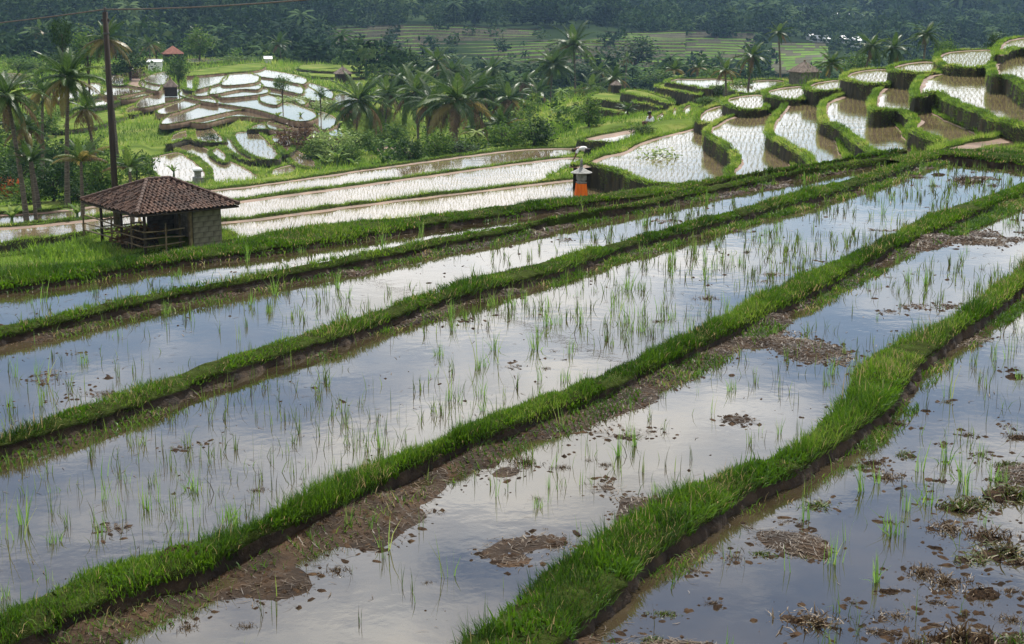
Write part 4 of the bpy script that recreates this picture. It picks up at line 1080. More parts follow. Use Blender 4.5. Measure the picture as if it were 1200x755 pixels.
# ------------------------------------------------------------------ the ground sheet, now that the terraces are set
def build_ground():
    th = np.tan(np.radians(np.linspace(-36, 36, 210)))
    r = np.concatenate([np.linspace(-6, 10, 10), np.exp(np.linspace(math.log(11.5), math.log(55), 40)), np.exp(np.linspace(math.log(55.6), math.log(330), 260)), np.exp(np.linspace(math.log(334), math.log(3300), 90))])
    Y = np.repeat(r[:, None], len(th), 1)
    X = np.maximum(r, 14)[:, None] * th[None, :]
    Z = ground(X, Y)
    V = np.stack([X, Y, Z], -1).reshape(-1, 3)
    n, m = len(r), len(th)
    i = (np.arange(n - 1)[:, None] * m + np.arange(m - 1)[None, :]).ravel()
    F = np.stack([i, i + 1, i + m + 1, i + m], -1)
    cy = V[F].mean(1)[:, 1]
    o = obj("ground", V, F, [M['turf_far'], M['forest_floor']], midx=(cy > 325).astype(int), smooth=True)
    tag(o, "sloping green ground of the valley under the terraces and woods", "ground", kind="structure")
build_ground()

# rough grass over the open ground between the terraces
def meadow(n, px, d, label, h=.35, wd=.05, mat='grass_far', seed=0):
    x_ = rng.uniform(*px, n); dd = np.exp(rng.uniform(math.log(d[0]), math.log(d[1]), n))
    X = (x_ - 600) / FPX * dd
    ok = np.ones(n, bool)
    for p, zz, dp in TERR:
        ok &= ~inside(p, X, dd)
    X, dd = X[ok], dd[ok]
    Z = ground(X, dd)
    P = np.stack([X, dd, Z], -1)
    kp = fbm(X * .12, dd * .12, 500 + seed, 3) > .36
    P = P[kp]; k = len(P)
    sc = np.maximum(1, P[:, 1] / 110)
    V, F, vv = blades(P, h * rng.uniform(.5, 1.6, k) * sc, wd * sc * rng.uniform(.7, 1.4, k), rng.uniform(0, 6.28, k), rng.uniform(.1, 1.2, k), patchy(P, .09, 34), segs=1)
    tag(obj("meadow_grass", V, F, M[mat], v=vv), label, "grass", kind="stuff")
meadow(60000, (-40, 440), (100, 310), "rough bright grass between the terraces of the left hillside")
meadow(52000, (640, 960), (66, 215), "rough grass over the slope beside the stepped terraces", h=.28, wd=.05, seed=2)
meadow(16000, (420, 700), (118, 300), "rough grass on the valley slope under the palms", h=.5, seed=4)
meadow(12000, (940, 1260), (50, 130), "thick grass between the stepped terraces at right", h=.2, wd=.02, seed=6)

# ------------------------------------------------------------------ palms
def frond_mesh(droop, lean_down, mat, nl=30, seed=0, ragged=0.0):
    r_ = np.random.default_rng(seed)
    K = 9
    s = np.linspace(0, 1, K); e = -droop * s ** 1.25
    dx = np.cos(e) / (K - 1); dz = np.sin(e) / (K - 1)
    X = np.concatenate([[0], np.cumsum(dx)[:-1]]); Zz = np.concatenate([[0], np.cumsum(dz)[:-1]])
    V = []; F = []; vv = []
    rad = .011 * (1.1 - s)
    for i in range(K):
        for q in range(3):
            a = 2 * math.pi * q / 3
            V.append((X[i] - math.sin(e[i]) * rad[i] * math.sin(a), rad[i] * math.cos(a), Zz[i] + math.cos(e[i]) * rad[i] * math.sin(a))); vv.append(.55)
    for i in range(K - 1):
        for q in range(3):
            F.append((i * 3 + q, i * 3 + (q + 1) % 3, (i + 1) * 3 + (q + 1) % 3, (i + 1) * 3 + q))
    for side in (-1, 1):
        for j in range(nl):
            t = .10 + .9 * j / (nl - 1)
            if r_.random() < ragged: continue
            px_, pz_ = np.interp(t, s, X), np.interp(t, s, Zz); ee = np.interp(t, s, e)
            ll = .27 * math.sin(math.pi * (.18 + .72 * t)) ** .8 * r_.uniform(.85, 1.1)
            sw = math.radians(30 + 38 * t)
            T = np.array([math.cos(ee), 0, math.sin(ee)]); S = np.array([0, side, 0]); U = np.array([-math.sin(ee), 0, math.cos(ee)])
            dr = lean_down * r_.uniform(.6, 1.3)
            d1 = T * math.sin(sw) + S * math.cos(sw) + U * (.25 - dr * .4); d1 /= np.linalg.norm(d1)
            d2 = T * math.sin(sw) + S * math.cos(sw) * .8 + np.array([0, 0, -dr * 1.5]); d2 /= np.linalg.norm(d2)
            p0 = np.array([px_, 0, pz_]); p1 = p0 + d1 * ll * .5; p2 = p1 + d2 * ll * .5
            wv = T * .023
            b = len(V)
            V += [tuple(p0 - wv * .5), tuple(p0 + wv * .5), tuple(p1 - wv * .75), tuple(p1 + wv * .75), tuple(p2)]
            F += [(b, b + 1, b + 3, b + 2), (b + 2, b + 3, b + 4)]
            vv += [float(np.clip(r_.normal(.45, .22), 0, 1))] * 5
    me = bpy.data.meshes.new("frond")
    me.from_pydata(V, [], F); me.materials.append(mat); me.update()
    a = me.attributes.new("v", 'FLOAT', 'POINT'); a.data.foreach_set("value", np.array(vv, np.float32))
    return me
FR = {'green': [frond_mesh(.55, .35, M['frond'], seed=1), frond_mesh(.95, .6, M['frond'], seed=2), frond_mesh(1.35, .9, M['frond'], seed=3), frond_mesh(.8, .75, M['frond'], seed=4)],
      'yellow': [frond_mesh(1.2, .9, M['frond_yellow'], seed=5), frond_mesh(.8, .7, M['frond_yellow'], seed=6)],
      'dead': [frond_mesh(1.1, 1.3, M['frond_dead'], seed=7, ragged=.25)]}
def palm(px, cy, d, rpx, label, nf=22, yellow=.06, dead=.06, spread=1.0, name="coconut_palm", trunk_r=None, low=-.75, group="coconut palms", bend=.5):
    c = at_d(px, cy, d)
    low = low + random.uniform(-.25, .3); nf = nf + random.randint(-3, 4)
    bend = bend * (2.0 if group == 'coconut palms' else 1)
    bx, by = c.x + random.uniform(-bend, bend), c.y + random.uniform(-.3, .3)
    zb = gz(bx, by) - .3
    zb = min(zb, c.z - .6)
    R = rpx * d / FPX * (1.0 if group == 'coconut palms' else 1)
    t = empty(name, (bx, by, zb))
    tag(t, label, "palm tree", group)
    h = c.z - zb
    r0 = trunk_r or min(.15, .07 + .008 * h)
    m = MB()
    pts = []; rad = []
    for i in range(15):
        u = i / 14
        pts.append(((c.x - bx) * u ** 1.6, (c.y - by) * u, h * u)); rad.append(r0 * (1.25 - .55 * u + (.35 * (1 - u) ** 6)) * (1 + (.07 if i % 2 else -.05)))
    m.tube(pts, rad, 8)
    m.build("trunk", M['trunk'], t, smooth=True)
    for i in range(nf):
        u = (i + .5) / nf
        az = i * 2.39996 + random.uniform(-.25, .25)
        el = 1.35 - (1.35 - low) * u ** .8 * spread + random.uniform(-.12, .12)
        kind = 'green'
        if u > .7 and random.random() < dead * 4: kind = 'dead'
        elif u > .5 and random.random() < yellow * 3: kind = 'yellow'
        me = random.choice(FR[kind]) if kind != 'green' else FR['green'][0 if u < .25 else random.choice((1, 2, 3))]
        f = link("frond", me, t, (c.x - bx, c.y - by, h))
        f.rotation_euler = (random.uniform(-.25, .25), -el, az)
        s = R * random.uniform(1.0, 1.3) * (1.0 if u > .12 else .85)
        f.scale = (s, s, s)
    if h > 4 and R > 2.5:
        for k in range(4):
            a = k * 1.6
            q = MB(); q.lathe([(.02, -.13), (.10, -.08), (.12, .02), (.07, .12), (.02, .15)], 7)
            o = q.build("coconut", M['frond_yellow'] if k % 2 else M['leaf_dark'], t, smooth=True)
            o.location = (c.x - bx + .28 * math.cos(a), c.y - by + .28 * math.sin(a), h - .25)
    return t
PALMS = [
 (80, 92, 92, 42, "tall coconut palm with upright dark crown left of the utility pole", 24, .04, .05, 1.0),
 (8, 112, 84, 42, "coconut palm cut by the left edge of the picture", 20, .05, .08, 1.0),
 (124, 46, 150, 30, "feathery palm with drooping dry fronds behind the pole top", 20, .25, .12, 1.0),
 (50, 108, 120, 26, "yellowing palm between the two tall left palms", 16, .7, .1, .9),
 (421, 118, 165, 37, "slender coconut palm with straight trunk, left of the centre grove", 22, .03, .06, 1.0),
 (487, 108, 172, 36, "coconut palm of the centre grove beside the biggest crown", 22, .05, .05, 1.0),
 (536, 118, 150, 47, "biggest palm of the centre grove with brown hanging fronds", 26, .2, .25, 1.05),
 (672, 52, 235, 31, "tall palm standing highest above the valley", 22, .03, .04, 1.0),
 (648, 76, 228, 28, "tall palm leaning just left of the highest one", 22, .03, .05, 1.0),
 (512, 72, 250, 22, "palm rising behind the centre grove on its left", 18, .05, .05, 1.0),
 (576, 82, 255, 20, "small dark palm right of the centre grove", 18, .05, .05, 1.0),
 (614, 98, 240, 20, "thin palm between the grove and the tall pair", 16, .1, .2, 1.0),
 (480, 88, 265, 18, "far small palm behind the slender one", 16, .05, .05, 1.0),
 (548, 98, 215, 24, "half hidden palm behind the biggest crown", 18, .1, .1, 1.0),
 (720, 92, 205, 21, "bushy palm over the dark walled grass steps", 18, .1, .1, .9),
 (882, 66, 150, 21, "palm with wide crown behind the white pond", 20, .05, .08, 1.0),
 (912, 38, 210, 16, "tall thin trunked palm above the green slope", 16, .05, .05, 1.0),
 (850, 82, 140, 18, "dry brownish palm beside the white pond", 14, .3, .5, .9),
 (1022, 54, 150, 21, "left one of two dark palms behind the stepped terraces", 20, .03, .05, 1.0),
 (1048, 56, 152, 21, "right one of two dark palms behind the stepped terraces", 20, .03, .05, 1.0),
 (1086, 40, 160, 19, "lone palm with swept fronds above the upper right terraces", 16, .03, .05, 1.0),
 (975, 74, 128, 20, "low bushy palm right of the thatched hut", 18, .05, .05, .8),
 (790, 82, 190, 15, "pale green palm above the water ledge", 14, .3, .05, .8),
 (818, 80, 195, 13, "small palm beside the pale green one above the water ledge", 14, .2, .05, .8),
 (327, 52, 330, 16, "dark palm in front of the wooded hill", 16, .03, .05, 1.0),
 (48, 36, 360, 16, "far pale trunked palm on the wooded left hill", 14, .1, .1, 1.0),
 (230, 40, 330, 12, "thin palm over the bushy tree beside the red roof", 14, .1, .1, 1.0),
 (175, 52, 280, 14, "pale feathery palm left of the red roof", 14, .1, .05, 1.0),
 (455, 110, 195, 27, "shaggy palm between the slender one and the grove", 20, .08, .15, 1.0),
 (507, 120, 160, 34, "dark palm squeezed left of the biggest crown", 20, .05, .1, 1.0),
 (562, 104, 185, 30, "palm with raised fronds right behind the biggest crown", 20, .05, .1, 1.0),
 (596, 116, 185, 28, "low crowned palm at the right end of the grove", 18, .1, .2, 1.0),
 (630, 108, 215, 23, "palm below the left one of the tall pair", 18, .05, .1, 1.0),
 (692, 102, 225, 20, "dull green palm right of the tall pair", 16, .1, .1, 1.0),
 (470, 92, 235, 22, "hazy palm above the shaggy one", 18, .05, .05, 1.0),
 (530, 84, 240, 22, "hazy palm rising over the middle of the grove", 18, .05, .05, 1.0),
 (702, 84, 260, 16, "far palm right of the tall pair", 14, .05, .05, 1.0),
 (100, 128, 100, 26, "ragged palm just left of the pole", 18, .25, .2, 1.0),
 (28, 150, 88, 30, "dark palm low between the two left palms", 18, .1, .2, .9),
 (735, 68, 330, 10, "far small palm in the valley trees", 12, .1, .1, 1.0),
]
for p in PALMS:
    palm(p[0], p[1], p[2], p[3], p[4], p[5] + 4, p[6], p[7], p[8])
YOUNG = [(660, 150, 170, 30, "stemless young palm below the tall pair"), (588, 150, 150, 26, "stemless young palm at the foot of the grove"), (95, 190, 78, 34, "yellow tinged low palm behind the shed roof"),
         (152, 198, 74, 26, "young upright palm just behind the shed roof"), (35, 190, 84, 26, "low dark palm in the left thicket"), (735, 130, 150, 13, "small young palm on the dark walled steps"), (560, 155, 160, 20, "low palm between the grove trunks")]
for i, p in enumerate(YOUNG):
    palm(p[0], p[1], p[2], p[3], p[4], 16, .5 if i == 2 else .06, .05, .72, name="young_palm", trunk_r=.1, low=-.1, group="young palms", bend=.1)

# ------------------------------------------------------------------ broadleaf trees and bushes
def crown_arrays(n, ncl, leaf, seed, squash=.85, hollow=.55):
    r_ = np.random.default_rng(seed)
    u = r_.normal(size=(ncl, 3)); u /= np.linalg.norm(u, axis=1)[:, None]
    rr = hollow + (1 - hollow) * r_.random(ncl) ** .6
    c = u * rr[:, None] * r_.uniform(.75, 1.1, (ncl, 1)); c[:, 2] *= squash; c[:, 2] = np.where(c[:, 2] < -.55, -.45, c[:, 2])
    cs = r_.uniform(.14, .32, ncl)
    k = r_.integers(0, ncl, n)
    o = r_.normal(size=(n, 3)) * cs[k][:, None] * np.array([1, 1, .7]); P = c[k] + o
    a = r_.normal(size=(n, 3)); a[:, 2] *= .6; a /= np.linalg.norm(a, axis=1)[:, None]
    b = np.cross(a, r_.normal(size=(n, 3)) + np.array([0, 0, .6])); b /= np.linalg.norm(b, axis=1)[:, None]
    l = leaf * r_.uniform(.6, 1.4, n)[:, None]
    V = np.stack([P - a * l, P - b * l * .45 + a * l * .1, P + a * l, P + b * l * .45 + a * l * .1], 1).reshape(-1, 3)
    F = np.arange(n * 4).reshape(-1, 4)
    v = np.clip(r_.normal(.42, .2, n) + (r_.random(ncl)[k] - .5) * .35, 0, 1)
    return V, F, np.repeat(v, 4)
CROWN = {}
for mk in ('leaf', 'leaf_dark', 'leaf_brown', 'leaf_pale', 'leaf_orange'):
    CROWN[mk] = []
    for q in range(3 if mk in ('leaf', 'leaf_dark') else 1):
        V, F, vv = crown_arrays(1500, 40, .085, 11 + q + hash(mk) % 1 * 7)
        CROWN[mk].append(make_mesh("crown", V, F, M[mk], v=vv))
def tree(px, y_top, y_bot, d, wpx, label, mk='leaf', name="broadleaf_tree", cat="tree", group=None, trunk=True):
    """crown spans y_top..y_bot in height and wpx across"""
    if not trunk:
        ds = np.linspace(d * .7, d * 1.8, 160)
        rx, ry, rz_ = ray(px, y_bot)
        dz = (CAMZ + rz_ / ry * ds) - ground(rx / ry * ds, ds)
        hit = np.where(dz < 0)[0]
        if len(hit) and hit[0] > 0: d = float(ds[hit[0]])
    ct = at_d(px, y_top, d); cbm = at_d(px, y_bot, d)
    R = wpx / 2 * d / FPX; Hh = (ct.z - cbm.z) / 2
    zb = min(gz(ct.x, d), cbm.z) - .1
    if not trunk:
        zb = gz(ct.x, d) - .1; Hh = (ct.z - zb) / 2
        if Hh < .2: Hh = .2
    t = empty(name, (ct.x, d, zb)); tag(t, label, cat, group)
    zc = (ct.z - Hh - zb) if trunk else Hh * .95
    o = link("crown" if trunk else "foliage", random.choice(CROWN[mk]), t, (0, 0, zc)); o.scale = (R, R, Hh / .9); o.rotation_euler = (0, 0, random.uniform(0, 6.28))
    m = MB(); r0 = max(.06, R * .06)
    m.tube([(0, 0, 0), (R * .04, 0, zc * .5), (0, R * .03, zc)], [r0 * 1.3, r0, r0 * .7], 7)
    for k in range(4):
        a = k * 1.7 + random.random()
        m.tube([(R * .02, 0, zc * .55), (R * .35 * math.cos(a), R * .35 * math.sin(a), zc + Hh * .05), (R * .62 * math.cos(a), R * .62 * math.sin(a), zc + Hh * .3)], [r0 * .6, r0 * .4, r0 * .2], 5)
    m.build("trunk" if trunk else "stems", M['bark'], t, smooth=True)
    return t
TREES = [
 (71, 18, 62, 130, 22, "narrow tall leafy tree beside the tall left palm", 'leaf_dark'),
 (100, 35, 80, 190, 40, "loose leafy tree behind the utility pole", 'leaf'),
 (150, 50, 90, 230, 44, "round dark tree right of the utility pole", 'leaf_dark'),
 (232, 34, 66, 300, 34, "bushy pale tree right of the red roofed house", 'leaf'),
 (182, 48, 62, 290, 22, "small pale tree left of the red roofed house", 'leaf'),
 (330, 88, 107, 190, 20, "small round tree among the brown walled terraces", 'leaf'),
 (375, 101, 116, 185, 12, "little tree beside the terraces left of the slender palm", 'leaf'),
 (208, 70, 98, 212, 20, "ragged little tree beside the round thatched hut", 'leaf_dark'),
 (745, 42, 76, 420, 52, "big dark tree clump on the terraced slope across the valley", 'leaf_dark'),
 (615, 72, 98, 380, 60, "dark tree in the valley behind the tall palms", 'leaf_dark'),
 (690, 74, 100, 370, 60, "dark spreading tree in the valley right of the highest palm", 'leaf_dark'),
 (770, 80, 100, 330, 44, "hazy green tree behind the pale palm", 'leaf'),
 (840, 78, 100, 260, 40, "green tree left of the wide crowned palm", 'leaf'),
 (1005, 62, 90, 170, 36, "green tree at the foot of the two dark palms", 'leaf'),
 (1108, 45, 72, 180, 26, "small tree right of the lone palm", 'leaf'),
 (1168, 38, 60, 140, 24, "dark dead looking tree behind the topmost terrace", 'leaf_dark'),
 (455, 85, 130, 235, 50, "leafy tree behind the slender palm", 'leaf'),
 (560, 90, 140, 240, 50, "leafy tree filling the back of the grove", 'leaf_dark'),
 (605, 110, 150, 215, 44, "green tree between the grove and the young palm", 'leaf'),
]
for a in TREES:
    tree(*a, group="trees")
BUSHES = [
 (-5, 190, 232, 88, 56, "wide dark shrub low in the left thicket by the picture edge", 'leaf_dark'), (30, 150, 205, 92, 60, "tall green shrub at the back of the left thicket", 'leaf'), (85, 165, 225, 84, 56, "dark shrub behind the yellow tinged palm", 'leaf_dark'), (118, 178, 232, 80, 46, "green shrub under the pole", 'leaf'), (60, 185, 236, 82, 50, "darkest shrub in the left thicket", 'leaf_dark'), (25, 212, 240, 76, 44, "bright low shrub in front of the left thicket", 'leaf'), (90, 210, 240, 76, 40, "low shrub left of the shed roof corner", 'leaf_dark'), (158, 175, 214, 84, 40, "shrub behind the shed ridge", 'leaf'),
 (20, 175, 222, 82, 60, "dense green shrub in the left thicket", 'leaf_dark'), (62, 160, 220, 80, 62, "dark tall shrub in the middle of the left thicket", 'leaf_dark'), (100, 195, 232, 76, 50, "shrub at the right end of the left thicket", 'leaf'),
 (-15, 150, 215, 86, 50, "shrub cut by the left picture edge", 'leaf'), (45, 205, 236, 74, 46, "low green shrub in front of the left thicket", 'leaf'),
 (158, 78, 96, 214, 24, "reddish brown bush on the left hillside", 'leaf_brown'), (135, 72, 92, 225, 26, "dark round bush behind the reddish one", 'leaf_dark'),
 (248, 101, 110, 178, 18, "bright low bush between two water terraces", 'leaf'), (245, 155, 172, 133, 26, "reedy dark green bush among the low paddies", 'leaf_dark'),
 (345, 145, 182, 142, 42, "brownish leafy bush above the low paddies", 'leaf_brown'), (392, 148, 192, 138, 48, "lush light green bush left of the slender palm trunk", 'leaf_pale'), (370, 160, 192, 134, 34, "broad green bush left of the lush one", 'leaf'),
 (408, 165, 194, 132, 30, "low bush at the foot of the lush one", 'leaf'), (480, 158, 196, 145, 38, "dark bush under the grove on its left", 'leaf_dark'), (512, 150, 188, 160, 40, "green bush between the grove trunks", 'leaf'),
 (455, 140, 175, 180, 40, "pale bush behind the grove trunks", 'leaf'), (598, 140, 178, 150, 44, "green bush at the right foot of the grove", 'leaf'), (626, 135, 172, 160, 44, "dense bush right of the stemless young palm", 'leaf_dark'),
 (690, 112, 150, 180, 34, "green bush at the foot of the tall pair", 'leaf'), (345, 112, 128, 176, 44, "bright row of leafy bushes above the water terraces", 'leaf_pale'), (380, 115, 132, 178, 30, "bright leafy bush at the end of the terrace row", 'leaf_pale'),
 (420, 150, 178, 190, 40, "bush behind the slender palm trunk", 'leaf'), (540, 165, 185, 140, 50, "shrub under the biggest palm", 'leaf_dark'),
 (752, 146, 158, 104, 26, "dark round bush in front of the sitting farmer", 'leaf_dark'), (702, 158, 170, 108, 34, "thick low bush above the bending farmer", 'leaf_dark'),
 (870, 92, 112, 128, 34, "green bush beside the dry palm", 'leaf'), (842, 98, 114, 125, 30, "dark bush under the dry palm", 'leaf_dark'), (1120, 66, 80, 78, 36, "green bush on the small upper terrace", 'leaf'), (1190, 56, 72, 62, 44, "leafy bush on the knoll at the right edge", 'leaf'),
 (1180, 166, 184, 49, 50, "green leafy weeds at the far right end of the central paddy", 'leaf'), (950, 84, 96, 118, 24, "small bush at the wall of the thatched hut", 'leaf'), (700, 100, 118, 205, 26, "bush left of the bushy palm", 'leaf'),
 (770, 112, 126, 165, 30, "bush on the slope above the small ponds", 'leaf'), (800, 108, 122, 150, 34, "bush right of the small ponds", 'leaf_dark'), (830, 112, 124, 130, 26, "low bush above the little pond terrace", 'leaf'),
 (60, 62, 84, 280, 40, "dark bush on the far edge of the left hillside", 'leaf_dark'), (20, 66, 86, 270, 40, "green bush on the far edge at the left", 'leaf'), (275, 66, 74, 300, 60, "low hedge on the far edge of the hillside", 'leaf'), (340, 68, 76, 300, 60, "low hedge right of the white roof", 'leaf'),
 (50, 128, 160, 105, 40, "shrub under the tall left palm", 'leaf'), (110, 160, 190, 100, 34, "shrub left of the pole foot", 'leaf'), (15, 130, 160, 110, 40, "shrub under the palm at the left edge", 'leaf_dark'),
]
for a in BUSHES:
    tree(*a, name="bush", cat="bush", group="bushes", trunk=False)
tree(8, 208, 232, 72, 30, "plant with orange red leaves at the left edge", 'leaf_orange', name="orange_leaf_plant", cat="plant", trunk=False)
o = tree(768, 172, 216, 55, 52, "tall sparse plant with pale leaves in front of the big curved terrace", 'leaf_pale', name="tall_plant", cat="plant", trunk=False)
V, F, vv = crown_arrays(260, 34, .12, 99); o.children[0].data = make_mesh("foliage", V, F, M['leaf_pale'], v=vv)
# flowering plant with red leaves by the shrine
o = tree(646, 224, 235, 63, 9, "small red leaved plant left of the shrine", 'leaf_orange', name="red_plant", cat="plant", trunk=False)
V, F, vv = crown_arrays(120, 14, .2, 98); o.children[0].data = make_mesh("foliage", V, F, M['red_leaf'], v=vv)

# banana plants with single large leaves
def banana_leaf(seed):
    r_ = np.random.default_rng(seed); K = 8
    s = np.linspace(0, 1, K); e = .9 - 1.5 * s ** 1.4
    X = np.concatenate([[0], np.cumsum(np.cos(e) / (K - 1))[:-1]]); Z = np.concatenate([[0], np.cumsum(np.sin(e) / (K - 1))[:-1]])
    wd = .13 * np.sin(np.pi * np.clip(s * .95 + .05, 0, 1)) ** .6
    V = []; F = []
    for i in range(K):
        V += [(X[i], -wd[i] * r_.uniform(.8, 1.1), Z[i] - wd[i] * .25), (X[i], 0, Z[i] + .01), (X[i], wd[i] * r_.uniform(.8, 1.1), Z[i] - wd[i] * .25)]
    for i in range(K - 1):
        b = i * 3; F += [(b, b + 1, b + 4, b + 3), (b + 1, b + 2, b + 5, b + 4)]
    me = make_mesh("leaf", np.array(V), np.array(F), M['leaf'], v=np.full(len(V), r_.uniform(.4, .9)))
    return me
BL = [banana_leaf(i) for i in range(4)]
def banana(px, y, d, hpx, label):
    b = at_d(px, y, d); h = hpx * d / FPX
    z = b.z
    t = empty("banana_plant", (b.x, d, min(z, gz(b.x, d) + .5))); tag(t, label, "banana plant", "banana plants")
    m = MB(); m.tube([(0, 0, -.4), (0, 0, h * .25), (.02, 0, h * .5)], [.12, .10, .06], 7); m.build("stem", M['leaf_pale'], t, smooth=True)
    for k in range(8):
        f = link("leaf", BL[k % 4], t, (0, 0, h * .45)); f.rotation_euler = (random.uniform(-.2, .2), -random.uniform(.0, .55) + .1 * (k % 3), k * 2.4 + random.random() * .4)
        s = h * random.uniform(.5, .72); f.scale = (s, s, s)
for a in [(201, 150, 132, 22, "banana plant beside the low paddies"), (86, 182, 84, 30, "banana plant in the left thicket"), (395, 190, 136, 30, "banana plant in the lush bush left of the slender palm"), (415, 188, 134, 24, "banana plant at the slender palm trunk"),
          (380, 188, 135, 26, "banana plant beside the low brown bush"), (795, 98, 175, 18, "banana plant above the water ledge"), (845, 100, 130, 16, "banana plant under the dry palm"), (132, 188, 76, 34, "banana plant right of the pole foot"), (160, 196, 78, 30, "banana plant behind the shed ridge"),
          (325, 122, 176, 14, "banana plant at the left end of the bright row"), (352, 124, 176, 14, "banana plant in the middle of the bright row"), (372, 128, 177, 14, "banana plant at the right end of the bright row"), (10, 205, 78, 34, "banana plant at the left edge")]:
    banana(*a)

# ------------------------------------------------------------------ the far woods
def in_terr(X, D):
    r = np.zeros(len(X), bool); x = (X - 600) / FPX * D
    for p, zz, dp in TERR: r |= inside(p, x, D)
    return r
def forest(name, px, d, n, label, rmin=3.2, rmax=5.5, skip=None, palms=.22, leafs=(150, 60), seed=0, mat='forest'):
    r_ = np.random.default_rng(900 + seed)
    tmplN = [crown_arrays(leafs[0], 22, 2.3 / math.sqrt(leafs[0]), 300 + i, 1.0, .6) for i in range(4)]
    tmplF = [crown_arrays(leafs[1], 14, 2.6 / math.sqrt(leafs[1]), 320 + i, 1.0, .6) for i in range(4)]
    pv = []; pq = []
    for k in range(11):
        a = k * 2.4; el = 1.1 - 1.5 * k / 11
        T = np.array([math.cos(a), math.sin(a), 0]); S = np.array([-math.sin(a), math.cos(a), 0])
        b = len(pv)
        for i, (rr, ww) in enumerate(((.05, .05), (.5, .16), (.85, .13), (1.05, .03))):
            c = T * rr * math.cos(el * (1 - rr * .4)) + np.array([0, 0, rr * math.sin(el) - rr * rr * .55])
            pv += [c - S * ww - np.array([0, 0, ww * .6]), c, c + S * ww - np.array([0, 0, ww * .6])]
        for i in range(3):
            q = b + i * 3; pq += [(q, q + 1, q + 4, q + 3), (q + 1, q + 2, q + 5, q + 4)]
    pb = len(pv)
    for zz in (-2.6, 0.0):
        pv += [np.array([-.045, 0, zz]), np.array([.045, 0, zz]), np.array([0, .05, zz])]
    pq += [(pb, pb + 1, pb + 4, pb + 3), (pb + 1, pb + 2, pb + 5, pb + 4)]
    PT = (np.array(pv), np.array(pq), np.full(len(pv), .62))
    Vs = []; Fs = []; vs = []; off = 0
    X_ = r_.uniform(px[0], px[1], n); D_ = np.exp(r_.uniform(math.log(d[0]), math.log(d[1]), n))
    if skip is not None:
        k = ~skip(X_, D_); X_, D_ = X_[k], D_[k]
    x = (X_ - 600) / FPX * D_; z = ground(x, D_)
    for i in range(len(x)):
        isp = r_.random() < palms
        R = r_.uniform(rmin, rmax) * (1 + .35 * (D_[i] > 800))
        if isp:
            V, F, v = PT; R *= .85; hh = R * r_.uniform(1.6, 2.6)
            sc = np.array([R, R, R]) 
        else:
            V, F, v = (tmplN if D_[i] < 800 else tmplF)[r_.integers(4)]; hh = R * r_.uniform(.8, 1.25)
            sc = np.array([R, R, R * r_.uniform(.8, 1.35)])
        a = r_.uniform(0, 6.28); ca, sa = math.cos(a), math.sin(a)
        W = V * sc
        W = np.stack([W[:, 0] * ca - W[:, 1] * sa + x[i], W[:, 0] * sa + W[:, 1] * ca + D_[i], W[:, 2] + z[i] + hh], -1)
        Vs.append(W); Fs.append(F + off); vs.append(np.clip(v + r_.normal(0, .24), 0, 1)); off += len(V)
    tag(obj(name, np.concatenate(Vs), np.concatenate(Fs), M[mat], v=np.concatenate(vs)), label, "woods" if mat == 'forest' else "shrubs", kind="stuff")
forest("wooded_hill", (-90, 415), (350, 760), 820, "dark wooded hill filling the upper left", 3.4, 6.0, lambda X, D: (X > 380) & (D > 440) & (D < 590), .10, (215, 120), seed=1)
forest("far_woods", (370, 800), (575, 1250), 900, "blue green woods above the terraced hillside", 3.4, 5.8, lambda X, D: (D < 592) & (X < 790), .2, (200, 100), seed=2)
forest("far_woods", (770, 1290), (600, 2900), 1300, "hazy blue woods rolling away at upper right", 3.6, 6.0, None, .25, (200, 80), seed=3)
forest("valley_trees", (560, 800), (330, 428), 70, "dark trees on the valley floor behind the tall palms", 2.8, 4.4, None, .3, (150, 60), seed=4)
forest("valley_trees", (790, 1290), (330, 600), 230, "hazy trees in the valley behind the right terraces", 2.6, 4.4, lambda X, D: ((X < 880) & (D > 465)) | ((X > 898) & (X < 966) & (D > 436)), .3, (120, 60), seed=5)
forest("valley_trees", (400, 620), (255, 425), 80, "mixed trees in the dip behind the centre grove", 2.2, 3.6, None, .35, (150, 60), seed=6)
forest("valley_shrubs", (430, 690), (126, 260), 170, "dense mixed shrubs under and behind the centre grove", .5, 1.25, None, .12, (150, 60), seed=8, mat='leaf')
forest("hillside_shrubs", (-40, 430), (215, 330), 120, "scattered low shrubs on the far edge of the left hillside", .6, 1.3, lambda X, D: in_terr(X, D), .1, (110, 60), seed=9, mat='leaf')
forest("slope_trees", (385, 800), (440, 585), 70, "scattered small trees on the dark terraced hillside", 1.6, 2.8, None, .2, (90, 60), seed=7)

